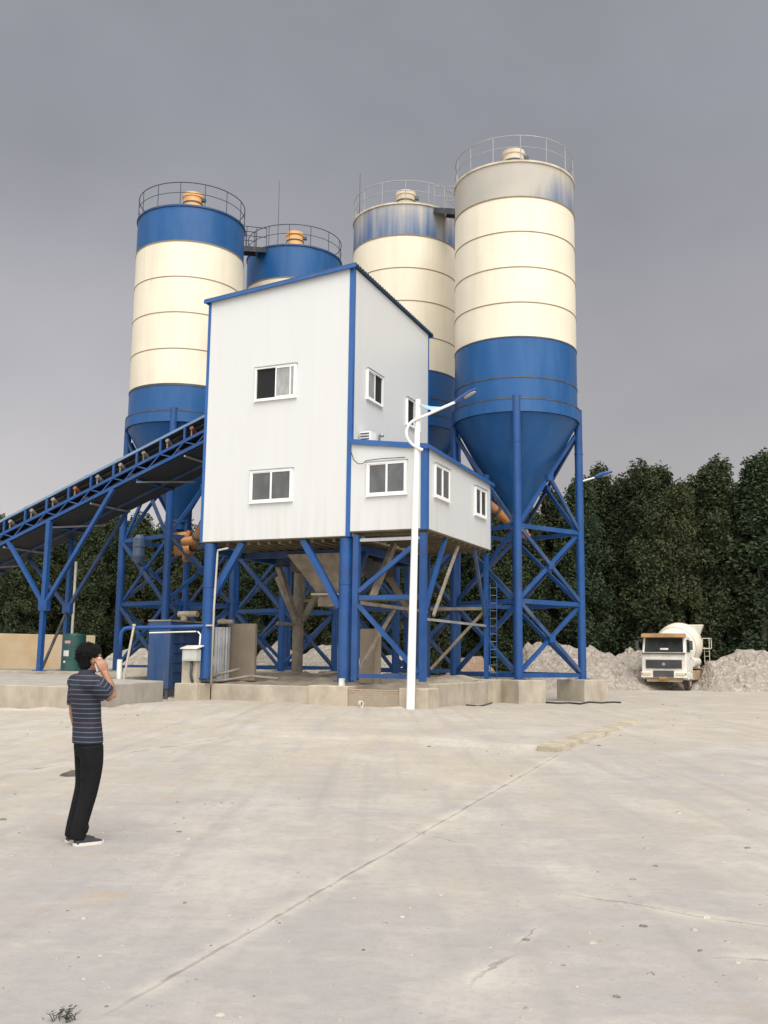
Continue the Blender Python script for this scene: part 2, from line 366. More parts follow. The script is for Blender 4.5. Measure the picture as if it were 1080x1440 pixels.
def JOINTS(w1, w2):
    return [(g2(130, 1436), g2(788, 1060), .018, w1, .12),
            (g2(760, 1252), g2(1180, 1318), .02, w2, .32), (g2(985, 1345), g2(1200, 1352), .018, w2, .3),
            (g2(500, 1150), g2(690, 1195), .012, w2, .22), (g2(0, 1091), g2(165, 1060), .04, w1, .5), (g2(165, 1061), g2(330, 1036), .04, w1, .4), (g2(560, 1045.5), g2(788, 1059.5), .015, w1, .1), (g2(787, 1060), g2(906, 1014), .02, w1, .08),
            (g2(655, 1390), g2(730, 1340), .02, w2, .3), (g2(725, 1330), g2(760, 1300), .012, w2, .2)]
m_ground = ground_mat()
g = MB()
xs = [-900, -300, -120, -60, -40, -25, -15, -8, -4, 0, 4, 8, 15, 25, 40, 60, 120, 300, 900]; ys = [-300, -60, -20, -8, 0, 4, 8, 12, 16, 20, 25, 30, 40, 55, 75, 110, 200, 500, 1400]
for j in range(len(ys)):
    for i in range(len(xs)): g.v.append(Vector((xs[i], ys[j], 0)))
n = len(xs)
g.f = [(j*n+i, j*n+i+1, (j+1)*n+i+1, (j+1)*n+i) for j in range(len(ys)-1) for i in range(n-1)]; g.sm = [False]*len(g.f)
struct('ground', g, m_ground)
# raised slab round the plant: a clean kerb edge to the right, a dusty feathered edge to the front
ka = gp(787, 1058); kb = gp(905, 1013); fd = gp(560, 1044); fl = gp(330, 1034); far_l = W(-6.2, -3.6); bl = W(-6.2, 6); br = kb + (kb-ka)*.25 - US*1.2
outer = [ka, kb, br, bl, far_l, fl, fd]
ins = [.10, .05, .3, .3, .5, .8, .5]
cen = sum((p for p in outer), Vector())/len(outer)
g = MB(); N = len(outer)
lo = []; hi = []
HZ = [.09, .02, .02, .09, .09, .09, .09]
for i, p in enumerate(outer):
    a = outer[i-1]; c = outer[(i+1) % N]
    e1 = (p-a).normalized(); e2 = (c-p).normalized()
    n1 = Vector((-e1.y, e1.x, 0)); n2 = Vector((-e2.y, e2.x, 0))
    inn = (n1+n2).normalized()
    if inn.dot(cen-p) < 0: inn = -inn
    lo.append(Vector((p.x, p.y, -.02))); q = p + inn*ins[i]; hi.append(Vector((q.x, q.y, HZ[i])))
g.add(lo+hi, [(i, (i+1) % N, N+(i+1) % N, N+i) for i in range(N)] + [tuple(range(N, 2*N))])
bm = bmesh.new(); me = g.mesh('raised_yard_slab'); bm.from_mesh(me); bmesh.ops.recalc_face_normals(bm, faces=bm.faces); bm.to_mesh(me); bm.free()
me.materials.append(m_ground); o = link('raised_yard_slab', me); o['kind'] = 'structure'

# worn kerb along the right edge of the raised slab
g = MB(); kd = (kb-ka).normalized(); kn = Vector((-kd.y, kd.x, 0))
q0 = ka + kd*.0; q1 = kb
for i in range(10):
    a = q0.lerp(q1, i/10); b = q0.lerp(q1, (i+1)/10); h0 = .10 - .008*i; h1 = .10 - .008*(i+1)
    g.hexa([a - kn*.03 - ZZ*.05, b - kn*.03 - ZZ*.05, b + kn*.42 - ZZ*.05, a + kn*.42 - ZZ*.05, a + kn*.03 + ZZ*h0, b + kn*.03 + ZZ*h1, b + kn*.40 + ZZ*(h1+.01), a + kn*.40 + ZZ*(h0+.01)])
struct('kerb', g, M('dusty_yellowish_kerb', (.42, .365, .275), .92, var=.18, vs=2, dirt=(.22, .19, .13), damt=.6, dscale=(1, 1, 1), bump=.6, bs=9), .02)
# raised platform under the conveyor
PL = [(-45, -6.4), (-5.78, -6.4), (-6.0, -1.65), (-9.6, -1.2), (-9.8, 13.), (-45, 13.)]
PZ = [.66, .66, .76, .80, .86, .86]
g = MB(); n = len(PL)
g.add([W(s, t, -.05) for s, t in PL] + [W(s, t, z) for (s, t), z in zip(PL, PZ)], [(i, (i+1) % n, n+(i+1) % n, n+i) for i in range(n)] + [tuple(range(n, 2*n))])
struct('platform', g, m_conc_grey, .03)
g = MB(); g.lbox(-45, -5.70, -6.52, -6.30, -.02, .675)                       # lip wall along the front of the platform
g.lbox(-5.86, -5.70, -6.30, -6.10, -.02, .70)
struct('platform_kerb', g, m_conc, .02)
g = MB(); g.lbox(-45, -9.9, 2.6, 12.9, .80, .90); struct('platform_step', g, m_conc, .02)

# loose stones and scraps on the yard
def pebble(name, x, y, r, mat, label, cat, flat=.45, seed=0, group=None):
    p = gp(x, y); bm = bmesh.new(); bmesh.ops.create_icosphere(bm, subdivisions=2, radius=r)
    for q in bm.verts:
        f = 1 + .5*noise.noise(q.co/r*1.1 + Vector((seed*3.1, seed, 0)))
        q.co = Vector((q.co.x*f*1.3, q.co.y*f, max(-.2*r, q.co.z*f*flat)))
    me = bpy.data.meshes.new(name); bm.to_mesh(me); bm.free(); me.materials.append(mat)
    o = bpy.data.objects.new(name, me); COL.objects.link(o); o.location = (p.x, p.y, r*.12); return tag(o, label, cat, group)
m_stone = M('dark_stone', (.19, .17, .145), .9, var=.3, vs=20, bump=.4)
m_pale = M('pale_scrap', (.58, .54, .47), .8, var=.2, vs=15)
# dark flattened scrap behind the person
p = gp(93, 1091); g = MB()
ring = []
for i, (a, b_, z) in enumerate([(-.07, -.02, .0), (-.06, .01, .03), (.02, .03, .07), (.12, .02, .09), (.15, -.03, .05), (.12, -.04, 0), (.02, -.05, .0)]):
    ring.append(p + Vector((a*1.2, b_*2, z*.8)))
g.loft([[q + Vector((0, .10*k, 0)) for q in ring] for k in (0, 1)], True, False)
solo('scrap', g, M('dark_scrap', (.075, .065, .055), .9, var=.3, vs=12), 'crumpled dark scrap lying on the concrete behind the standing person', 'scrap')
for i, (x, y, r, l) in enumerate([(4, 1153, .03, 'small dark stone at the left edge of the yard'), (252, 1170, .018, 'tiny dark stone on the concrete a few steps right of the shoes of the person'),
        (603, 1050, .03, 'dark pebble on the pale dusty strip near the front edge of the raised slab'), (905, 1303, .02, 'dark pebble next to the long crack in the right foreground'),
        (921, 1218, .018, 'lone dark pebble on the clean concrete above the long crack'), (842, 1049, .035, 'dark stone at the foot of the kerb edge'),
        (740, 1322, .018, 'flat dark chip between two cracks in the foreground concrete'), (867, 1402, .014, 'tiny pebble nearest to the bottom right of the yard')]):
    pebble('stone', x, y, r, m_stone, l, 'stone', .5, i, 'stones lying about the yard')
# grit and small stones over the yard, and dust drifted against the walls
g = MB(); R_ = np.random.default_rng(11)
for k in range(1000):
    if k % 3: x, y = R_.uniform(-60, 1140), 1005 + 430*R_.uniform(0, 1)**1.3
    else: x, y = R_.uniform(-60, 1140), R_.uniform(985, 1030)
    p = gp(x, y); d = p.length; r = R_.uniform(.004, .012)*(1 + d*.10)*R_.choice([.6, 1, 1.7], p=[.6, .33, .07])
    q = [p + Vector((r*math.cos(a)*R_.uniform(.7, 1.3), r*math.sin(a)*R_.uniform(.7, 1.3), -.002)) for a in np.linspace(0, 2*PI, 6)[:-1]]
    t_ = p + Vector((0, 0, r*R_.uniform(.4, .9))); q2 = [t_.lerp(v, .55) + Vector((0, 0, r*.1)) for v in q]
    g.add(q + q2, [(i, (i+1) % 5, 5+(i+1) % 5, 5+i) for i in range(5)] + [(5, 6, 7, 8, 9)])
o = g.build('grit', M('grit', (.36, .325, .28), .95, var=.5, vs=9)); tag(o, 'loose grit and small stones strewn over the concrete yard', 'grit', None, 'stuff')
def drift(name, px, wid=.7, hi_=.10):
    P = []
    for (x0, y0), (x1, y1) in zip(px, px[1:]):
        a, b = gp(x0, y0), gp(x1, y1); n_ = max(2, int((b-a).length/.22)); P += [a.lerp(b, i/n_) for i in range(n_)]
    P.append(gp(*px[-1])); g = MB(); m_ = 6
    for i, p in enumerate(P):
        d = (P[min(i+1, len(P)-1)] - P[max(i-1, 0)]).normalized(); nv = Vector((d.y, -d.x, 0)); w_ = wid*(.6 + .8*noise.noise(p*.9)); hh = hi_*(.55 + .9*noise.noise(p*1.3 + Vector((9, 0, 0))))
        for j in range(m_+1):
            f = j/m_; q = p + nv*(w_*f - .12); g.v.append(Vector((q.x, q.y, max(-.01, hh*(1-f)**1.6 + .02*noise.noise(q*5)*(1-f)) - (.012 if j == m_ else 0))))
    g.f = [(i*(m_+1)+j, i*(m_+1)+j+1, (i+1)*(m_+1)+j+1, (i+1)*(m_+1)+j) for i in range(len(P)-1) for j in range(m_)]; g.sm = [True]*len(g.f)
    o = struct(name, g, m_ground)
drift('dust_drift', [(-20, 999), (97, 1000), (228, 991)], .6, .10)
drift('dust_drift', [(236, 986), (262, 986), (300, 985), (380, 989), (458, 993), (505, 998), (560, 1000), (606, 1000)], .7, .16)
drift('dust_drift', [(612, 996), (650, 991), (692, 988)], .7, .14)
# weed sprig at the bottom edge
m_weed = M('dry_weed', (.06, .062, .045), .8, var=.3, vs=30)
p0 = gp(92, 1436); g = MB()
for i in range(14):
    a = rng.uniform(0, 2*PI); L = rng.uniform(.025, .055); q = p0 + Vector((rng.uniform(-.05, .05), rng.uniform(-.03, .03), .004))
    e = q + Vector((math.cos(a)*L, math.sin(a)*L*.6, rng.uniform(.01, .045))); mid = (q+e)/2 + Vector((0, 0, .012))
    g.path([q, mid, e], [.0025, .002, .0012], 5)
    sd_ = Vector((-math.sin(a), math.cos(a), 0))*.007
    for k in (.4, .7, 1.):
        c = q.lerp(e, k) + Vector((0, 0, .006)); g.add([c, c+sd_+Vector((.01, 0, .006)), c+Vector((.02, .004, .01)), c-sd_], [(0, 1, 2, 3)])
solo('weed', g, m_weed, 'small dark weed lying on the concrete at the bottom left edge', 'weed')
# cable or hose on the ground in front of the silo footings
pts = [gp(x, y) + Vector((0, 0, .03)) for x, y in [(768, 989), (785, 990), (800, 989.5), (815, 991), (828, 988.5), (845, 989.5), (862, 988.5), (873, 989)]]
g = MB(); g.path(pts, .035, 8); solo('hose', g, m_black, 'thin dark hose lying on the ground in front of the silo footings', 'hose')
pts = [gp(x, y) + Vector((0, 0, .03)) for x, y in [(650, 992), (665, 994), (680, 993), (690, 990), (697, 986)]]
g = MB(); g.path(pts, .03, 8); solo('cable', g, m_dark, 'dark cable lying along the foot of the concrete wall end', 'cable')
# curled pale strip at the foot of the brick wall
c0 = gp(503, 998); g = MB()
for k in range(3):
    pts = [c0 + Vector((.02*k + .12*math.cos(a) + .25*(a/5), -.05*k, .13 + .13*math.sin(a))) for a in np.linspace(-2, 3.2, 14)]
    g.path(pts, .022, 6)
solo('plastic_strip', g, m_pale, 'curled pale strip leaning on the foot of the brick wall', 'scrap')

# ---------------------------------------------------------------- rubble heaps
m_heap = None
def heap_mat(name, c1, c2, c3):
    m, nt, b = base(name)
    pos = nn(nt, 'ShaderNodeNewGeometry').outputs['Position']
    v = nn(nt, 'ShaderNodeTexVoronoi'); v.inputs['Scale'].default_value = 5.5; nt.links.new(pos, v.inputs['Vector'])
    sp = nn(nt, 'ShaderNodeSeparateColor'); nt.links.new(v.outputs['Color'], sp.inputs[0])
    c = mixc(nt, noise_(nt, pos, .35, 5), c1, c2)
    c = mixc(nt, math_(nt, 'MULTIPLY', ramp_(nt, sp.outputs[0], .55, 1.), .5), c, c3)
    c = mixc(nt, math_(nt, 'MULTIPLY', ramp_(nt, noise_(nt, pos, 3.5, 5, .7), .5, .75), .55), c, [x*.42 for x in c1])  # noise patches paint the darkness of crevices into the rubble colour
    nt.links.new(c, b.inputs['Base Color']); b.inputs['Roughness'].default_value = .95; b.inputs['Specular IOR Level'].default_value = .2
    bn = nn(nt, 'ShaderNodeBump'); bn.inputs['Strength'].default_value = .9; bn.inputs['Distance'].default_value = .12
    nt.links.new(math_(nt, 'ADD', noise_(nt, pos, 4, 6, .7), math_(nt, 'MULTIPLY', v.outputs['Distance'], -.8)), bn.inputs['Height']); nt.links.new(bn.outputs[0], b.inputs['Normal'])
    return m
m_heap_a = heap_mat('pale_rubble', (.35, .30, .25), (.30, .27, .24), (.55, .51, .45))
m_heap_b = heap_mat('reddish_rubble', (.30, .19, .13), (.34, .25, .18), (.5, .42, .34))
m_heap_c = heap_mat('white_rubble', (.48, .44, .37), (.40, .35, .28), (.66, .63, .58))
def heap(name, crest, wf, wb, mat, label, seed, step=.22, rough=.42):
    """crest: list of (x, y, height); slopes wf towards the camera, wb behind"""
    L = [0]
    for a, b in zip(crest, crest[1:]): L.append(L[-1] + math.hypot(b[0]-a[0], b[1]-a[1]))
    nu = int(L[-1]/step) + 1; nv = int((wf+wb)/step) + 1
    us = np.linspace(0, L[-1], nu); cx = np.interp(us, L, [c[0] for c in crest]); cy = np.interp(us, L, [c[1] for c in crest]); ch = np.interp(us, L, [c[2] for c in crest])
    g = MB()
    for i in range(nu):
        for j in range(nv):
            w = j/(nv-1)*(wf+wb) - wf
            k = 1 - (abs(w)/(wf if w < 0 else wb)); k = max(0, k)
            prof = (k**.85)*1.0
            p = Vector((cx[i] + .05*w, cy[i] + w, 0)); q = p + Vector((seed*17., 0, 0))
            endk = min(1, min(us[i], L[-1]-us[i])/1.6)
            n1 = noise.fractal(q*.45, .9, 2.2, 4); n2 = abs(noise.noise(q*1.5))*1.0 + abs(noise.noise(q*3.3))*.6
            h = ch[i]*prof*endk*(1 + .26*n1) + rough*(n2-.35)*min(1, k*3)*endk
            g.v.append(Vector((p.x + .18*noise.noise(q*2+Vector((5, 0, 0))), p.y + .18*noise.noise(q*2), max(-.05, h - .03))))
    g.f = [(i*nv+j, (i+1)*nv+j, (i+1)*nv+j+1, i*nv+j+1) for i in range(nu-1) for j in range(nv-1)]; g.sm = [False]*len(g.f)
    # lumps half sunk in the slope
    base_v = list(g.v)
    for k in range(int(nu*nv*.012)):
        p = base_v[rng.integers(len(base_v))]
        if p.z < .08: continue
        r = float(rng.choice([.10, .14, .2, .28], p=[.4, .3, .2, .1])); bm = bmesh.new(); bmesh.ops.create_icosphere(bm, subdivisions=1, radius=r)
        R = Matrix.Rotation(rng.uniform(0, 6), 3, Vector(rng.normal(size=3)).normalized()); sc = Vector(rng.uniform(.6, 1.3, 3))
        vs = [p + R @ Vector((q.co.x*sc.x, q.co.y*sc.y, q.co.z*sc.z)) for q in bm.verts]; fs = [[w.index for w in f.verts] for f in bm.faces]; bm.free()
        g.add(vs, fs)
    return solo(name, g, mat, label, 'rubble heap', 'rubble heaps behind the plant', origin=(crest[len(crest)//2][0], crest[len(crest)//2][1], 0))
def cz(x, y, Y): p = dp(x, y, Y); return (p.x, p.y, p.z)
heap('rubble_heap', [cz(975, 945, 58), cz(992, 928, 59), cz(1015, 920, 59), cz(1040, 917, 59), cz(1065, 920, 59), cz(1110, 916, 58), cz(1200, 915, 56), cz(1290, 925, 54)], 4.2, 5, m_heap_a,
     'pale brown rubble heap at the right edge, right of the mixer truck', 1)
heap('rubble_heap', [cz(700, 925, 58), cz(722, 913, 58), cz(740, 903, 58), cz(765, 900, 58), (*cz(790, 906, 58)[:2], 2.6), cz(815, 908, 58.5), cz(845, 911, 59), cz(875, 916, 60), cz(910, 920, 61), cz(960, 925, 62), cz(1000, 930, 63)], 4.6, 5, m_heap_a,
     'long pale rubble heap behind the nearest silo, running behind the mixer truck', 2)
heap('rubble_heap', [cz(610, 930, 60), cz(640, 928, 60), cz(668, 922, 60), cz(700, 925, 60), cz(715, 930, 60)], 4, 4, m_heap_b, 'low reddish brown rubble heap seen between the legs under the control cabin', 3, .3, .25)
heap('rubble_heap', [cz(340, 925, 62), cz(375, 912, 61), cz(398, 905, 60), cz(420, 914, 60), cz(450, 907, 60), cz(475, 912, 60), cz(520, 918, 60), cz(560, 915, 60), cz(600, 925, 60)], 4, 4, m_heap_c, 'whitish rubble heap seen beneath the mixing tower', 4, .3, .3)
heap('rubble_heap', [cz(118, 935, 58), cz(140, 918, 58), cz(165, 912, 58), cz(190, 908, 58), cz(215, 914, 58), cz(260, 915, 59), cz(300, 918, 60), cz(340, 925, 60)], 3, 3.5, m_heap_c, 'pale rubble heap behind the blue tank and the bent blue pipe', 5, .3, .3)

# ---------------------------------------------------------------- trees
def leaf_mat(name, dark, light):
    m, nt, b = base(name)
    g = nn(nt, 'ShaderNodeNewGeometry'); oi = nn(nt, 'ShaderNodeObjectInfo')
    f = noise_(nt, mapv(nt, nn(nt, 'ShaderNodeTexCoord').outputs['Object'], (.9, .9, .45)), 1., 3, .6)
    c = mixc(nt, ramp_(nt, f, .40, .66), dark, light)
    c = mixc(nt, math_(nt, 'MULTIPLY', g.outputs['Random Per Island'], .30), c, [x*.45 for x in dark])
    c = mixc(nt, math_(nt, 'MULTIPLY', oi.outputs['Random'], .75), c, [light[0]*1.1, light[1]*.85, light[2]*.8])
    nt.links.new(c, b.inputs['Base Color']); b.inputs['Roughness'].default_value = .85; b.inputs['Specular IOR Level'].default_value = .1
    return m
m_leaf = leaf_mat('dark_leaf', (.037, .054, .033), (.062, .088, .042))
m_bark = M('bark', (.10, .085, .065), .9, var=.3, vs=4, bump=.5)
def crown_mesh(name, h, w, nclump, nleaf, seed, top_sharp=1.):
    r = np.random.default_rng(seed); cc = []
    zs = np.concatenate([r.uniform(.03, .97, nclump), r.uniform(.5, .98, nclump//3)])
    for z in zs:
        prof = (np.sin(PI*min(1, .16 + z*.84)**.8)**.55 if z < .9 else (1-z)/.1*.42+.18)
        prof *= 1 - .35*max(0, z-.55)*top_sharp
        a = r.uniform(0, 2*PI); rr = w*prof*np.sqrt(r.uniform(.1, 1.))*r.uniform(.55, 1.35)
        cc.append((rr*np.cos(a), rr*np.sin(a), z*h, r.uniform(.32, .72)))
    cc = np.array(cc); idx = r.choice(len(cc), nleaf)
    d = r.normal(size=(nleaf, 3)); d /= np.linalg.norm(d, axis=1)[:, None]; rad = cc[idx, 3][:, None]*np.cbrt(r.uniform(0, 1, (nleaf, 1)))
    ctr = cc[idx, :3] + d*rad*np.array([1, 1, 1.7])
    ctr = ctr[ctr[:, 2] > .15]; nl = len(ctr)
    nrm = r.normal(size=(nl, 3)) + np.array([0, 0, .5]); nrm /= np.linalg.norm(nrm, axis=1)[:, None]
    tx = np.cross(nrm, r.normal(size=(nl, 3))); tx /= np.linalg.norm(tx, axis=1)[:, None]; ty = np.cross(nrm, tx)
    sz = r.uniform(.055, .115, (nl, 1))
    v = np.stack([ctr - ty*sz*1.25, ctr + tx*sz*.62 - ty*sz*.1, ctr + ty*sz*1.25, ctr - tx*sz*.62 + nrm*sz*.15], 1).reshape(-1, 3)
    me = bpy.data.meshes.new(name); me.vertices.add(nl*4); me.vertices.foreach_set('co', v.ravel()); me.loops.add(nl*4); me.loops.foreach_set('vertex_index', np.arange(nl*4, dtype=np.int32))
    me.polygons.add(nl); me.polygons.foreach_set('loop_start', np.arange(nl, dtype=np.int32)*4); me.polygons.foreach_set('loop_total', np.full(nl, 4, np.int32)); me.update(); me.validate()
    me.materials.append(m_leaf); return me, cc
def trunk_mesh(name, h, cc, seed):
    r = random.Random(seed); g = MB(); pts = [Vector((0, 0, -.1))]
    for i in range(1, 9): pts.append(Vector((r.uniform(-.12, .12)*i*.3, r.uniform(-.12, .12)*i*.3, h*.95*i/8)))
    g.path(pts, [.17*(1-.85*i/8)*(h/13)+.012 for i in range(9)], 8)
    for k in range(26):
        c = cc[r.randrange(len(cc))]; e = Vector(c[:3]); z0 = max(.5, e.z - r.uniform(.8, 2.6)); f = z0/(h*.95)*8; i = min(7, int(f)); s = pts[i].lerp(pts[i+1], f-i)
        g.path([s, s.lerp(e, .5) + Vector((0, 0, .12)), e], [.055, .035, .012], 6)
    me = g.mesh(name); me.materials.append(m_bark); return me
kinds = []
for i, (h, w, nc, nl, sh) in enumerate([(13, 1.35, 110, 34000, 1.5), (13, 1.2, 100, 30000, 1.7), (13, 1.75, 130, 40000, 1.0), (13, 1.5, 115, 36000, 1.3), (13, 1.9, 130, 40000, .8)]):
    cm, cc = crown_mesh('crown', h, w, nc, nl, 40+i, sh); kinds.append((trunk_mesh('trunk', h, cc, i), cm, h))
def tree(x, Y, ytop, kind, label, group='trees in the row behind the plant', rz=None, wid=1.):
    tm, cm, h = kinds[kind]; p = dp(x, ytop, Y); k = p.z/h
    t = thing('tree', (p.x, p.y, 0), label, 'tree', group); t['_o'] = (0, 0, 0)
    t.scale = (k*wid, k*wid, k); t.rotation_euler = (0, 0, random.uniform(0, 6.28) if rz is None else rz)
    link('trunk', tm, t); link('crown', cm, t)
    return t
row = 'dark leafy tree in the middle of the dense row behind the plant'
# right of the plant: each crown has its own place on the skyline
for (x, Y, yt, k, wd, lab) in [
        (775, 68, 695, 0, 1.1, 'dark tree seen through the bracing of the nearest silo'),
        (812, 66, 676, 2, 1.0, 'dark tree close behind the right leg of the nearest silo'),
        (845, 69, 663, 1, 1.0, 'narrow dark tree whose top rises beside the far blue lamp head'),
        (876, 68, 676, 3, 1.0, 'dark tree between the far blue lamp and the mixer truck'),
        (905, 66, 660, 0, 1.1, 'dark pointed tree directly behind the cab of the mixer truck'),
        (926, 70, 664, 1, 1.1, 'slim dark tree just right of the pointed one behind the truck cab'),
        (952, 66, 684, 2, 1.0, 'lower broad tree under the dip in the skyline behind the mixer drum'),
        (978, 70, 676, 3, 1.0, 'dark tree filling the skyline between the dip and the tall tree'),
        (1003, 66, 655, 0, 1.2, 'tall dark tree right of the mixer truck with a square top'),
        (1032, 69, 690, 4, .9, 'lower tree in the gap between the two tallest trees at the right'),
        (1062, 65, 652, 1, 1.4, 'tall dark tree second from the right edge of the row'),
        (1084, 67, 640, 3, 1.1, 'tallest dark tree at the right edge of the row')]:
    tree(x, Y, yt, k, lab, wid=wd)
hid = 'dark leafy tree of the row, partly hidden behind the concrete plant and its conveyor'
for i, x in enumerate(range(-40, 770, 34)):
    tree(x + random.uniform(-6, 6), 67 + random.uniform(-2, 3), (722 if x < 40 else 738) + random.uniform(-4, 16) - (14 if x > 640 else 0), i % 5, hid, 'trees hidden behind the plant', wid=1.12)
sec = 'dark leafy tree in the second rank, filling the gaps between the trees ahead'
for i, x in enumerate(range(-60, 1160, 44)):
    yt = 742 if x < 640 else 705
    tree(x + random.uniform(-8, 8), 74 + random.uniform(-2, 2), yt + random.uniform(-12, 12), (i*3+2) % 5, sec, 'second rank of trees', wid=1.45)
for i, (x, Y, yt) in enumerate([(1150, 66, 650), (1205, 67, 655), (-110, 67, 730), (-170, 68, 725)]):
    tree(x, Y, yt, i, 'dark leafy tree beyond the edge of the picture at the end of the row', 'trees past the edges', wid=1.2)
# undergrowth at the foot of the row
r = np.random.default_rng(5); nl = 60000
px = r.uniform(-45, 50, nl); hh = 2.6 + 1.2*np.sin(px*.9) + .8*np.sin(px*2.3+1)
ctr = np.stack([px, 71 + r.uniform(-3.2, 3.5, nl), np.abs(hh)*r.uniform(0, 1, nl)], 1)
nrm = r.normal(size=(nl, 3)); nrm /= np.linalg.norm(nrm, axis=1)[:, None]; tx = np.cross(nrm, r.normal(size=(nl, 3))); tx /= np.linalg.norm(tx, axis=1)[:, None]; ty = np.cross(nrm, tx)
sz = r.uniform(.14, .28, (nl, 1)); v = np.stack([ctr-ty*sz, ctr+tx*sz*.6, ctr+ty*sz, ctr-tx*sz*.6], 1).reshape(-1, 3)
me = bpy.data.meshes.new('undergrowth'); me.vertices.add(nl*4); me.vertices.foreach_set('co', v.ravel()); me.loops.add(nl*4); me.loops.foreach_set('vertex_index', np.arange(nl*4, dtype=np.int32))
me.polygons.add(nl); me.polygons.foreach_set('loop_start', np.arange(nl, dtype=np.int32)*4); me.polygons.foreach_set('loop_total', np.full(nl, 4, np.int32)); me.update(); me.validate()
me.materials.append(m_leaf); o = link('undergrowth', me); tag(o, 'dark undergrowth along the foot of the tree row behind the heaps', 'undergrowth', None, 'stuff')

# ---------------------------------------------------------------- silos
SR = 2.55
def silo(axis, zr, zrow, leg0, legz, label, top, hat, railm, rod=None):
    """zr: heights of rim, cream top, three seams, cream bottom, ring, collar top, collar bottom"""
    rim, ct, r1, r2, r3, cb, b1, bt, bb = zr
    A = Vector((axis[0], axis[1], 0)); t = thing('silo', A, label, 'cement silo', 'cement silos')
    N = 72
    g = MB(); g.lathe([(SR, cb), (SR, r3), (SR, r2), (SR, r1), (SR, ct)], A, N); g.build('shell', m_cream, t)
    for z in (r3, r2, r1):
        g = MB(); g.lathe([(SR-.01, z-.022), (SR+.016, z-.018), (SR+.016, z+.018), (SR-.01, z+.022)], A, N); g.build('weld_seam', m_seam, t)
    g = MB(); g.lathe([(SR, ct), (SR, rim)], A, N); g.build('top_band', top, t)
    g = MB(); g.lathe([(SR-.02, rim-.05), (SR+.05, rim-.05), (SR+.05, rim+.03), (SR-.02, rim+.03), (.05, rim+.30)], A, N); g.build('roof', m_hat_dust if hat is m_hat_dust else m_blue_dusty, t)
    g = MB(); g.lathe([(SR+.004, bb+.02), (SR+.004, b1), (SR+.004, cb)], A, N); g.build('lower_band', m_blue_silo, t)
    for z in (cb, b1, ct):
        g = MB(); g.lathe([(SR-.01, z-.03), (SR+.022, z-.026), (SR+.022, z+.026), (SR-.01, z+.03)], A, N); g.build('weld_seam', m_dark if z != ct else m_seam, t)
    g = MB(); g.lathe([(SR, bb), (SR+.09, bb), (SR+.09, bt), (SR, bt+.02)], A, N, smooth=False); g.build('collar', m_blue_silo, t)
    g = MB(); g.lathe([(SR+.06, bt-.03), (SR+.105, bt-.02), (SR+.105, bt+.03), (SR+.0, bt+.035)], A, N); g.build('collar_lip', m_dark, t)
    zc = bb - 4.1
    g = MB(); g.lathe([(.30, zc), (SR-.02, bb)], A, N); g.lathe([(.30, zc), (.34, zc-.03), (.34, zc-.12), (.26, zc-.12), (.26, zc-.45)], A, 24); g.build('hopper_cone', m_blue_silo, t)
    # dust filter hat
    B = A + Vector((0, 0, rim+.72)); g = MB()
    g.lathe([(.60, -.56), (.60, -.38), (.52, -.34), (.52, .18), (.46, .20), (.46, .78), (.50, .80), (.50, .98), (.10, 1.10), (0, 1.11)], B, 28); o = g.build('dust_filter', hat, t)
    g = MB(); g.lathe([(.47, .46), (.485, .47), (.485, .53), (.47, .54)], B, 28); g.box(B + Vector((.53, -.05, .72)), (.22, .2, .14)); g.build('clamp_ring', m_dark, o)
    # railing
    R2 = SR - .02; posts = 14
    g = MB(); cir = lambda z: [A + Vector((R2*math.cos(2*PI*i/64), R2*math.sin(2*PI*i/64), z)) for i in range(64)]
    g.path(cir(rim+1.12), .022, 6, True); g.path(cir(rim+.62), .016, 6, True)
    for i in range(posts):
        a = 2*PI*i/posts + .2; p = A + Vector((R2*math.cos(a), R2*math.sin(a), rim)); g.tube(p, p + Vector((0, 0, 1.12)), .018, n=6)
    g.build('guard_rail', railm, t)
    if rod:
        g = MB(); p = A + Vector((rod[0], rod[1], rim)); g.tube(p, p + Vector((0, 0, rod[2])), .022, .010, 6); g.build('lightning_rod', m_dark, t)
    # legs, ties and cross braces
    RL = SR + .02; L = [(A + Vector((RL*math.cos(leg0 + k*PI/2), RL*math.sin(leg0 + k*PI/2), 0))) for k in range(4)]
    for p in L:
        g = MB(); g.tube(p + ZZ*(legz+.03), p + ZZ*(bt+.12), .165, n=20); g.box(p + ZZ*(legz+.015), (.5, .5, .03))
        g.tube(p + ZZ*(bb-1.25), p + ZZ*(bb-1.19), .178, n=20); g.build('leg', m_blue, t)
    lev = [legz+.16, legz+2.98, legz+5.9]
    ztop = bb - .35
    for k in range(4):
        a, b = L[k], L[(k+1) % 4]; d = (b-a).normalized(); n = Vector((d.y, -d.x, 0)); a1 = a + d*.15; b1_ = b - d*.15
        for z in lev:
            g = MB(); g.bar(a1 + ZZ*z, b1_ + ZZ*z, .10, .17); g.build('tie_beam', m_blue, t)
        for z0, z1 in zip(lev, lev[1:] + [ztop]):
            for s, (p, q) in enumerate(((a1, b1_), (b1_, a1))):
                half = z1 == ztop and ((k == 0 and s == 1) or (k == 3 and s == 0))     # the topmost front panels carry a half brace
                g = MB(); o = n*(.055 if s else -.055); P0_, P1_ = p + ZZ*(z0+.12) + o, q + ZZ*(z1-.12) + o
                g.bar(P0_, P0_.lerp(P1_, .5) if half else P1_, .09, .15); g.build('cross_brace', m_blue_dusty if s else m_blue, t)
            mid = (a+b)/2 + ZZ*((z0+z1)/2); g = MB(); g.box(mid, (.30, .215, .26), (d, n, ZZ)); g.build('gusset_plate', m_blue, t)
    return t, L
top4 = faded_band('faded_band_near', 20.2, 21.9, 3.7, 1.02, (.97, -.2, 0, -2.7 + 5.48*.97 + .0, -.0))
def spaced(z0, n=5): return z0
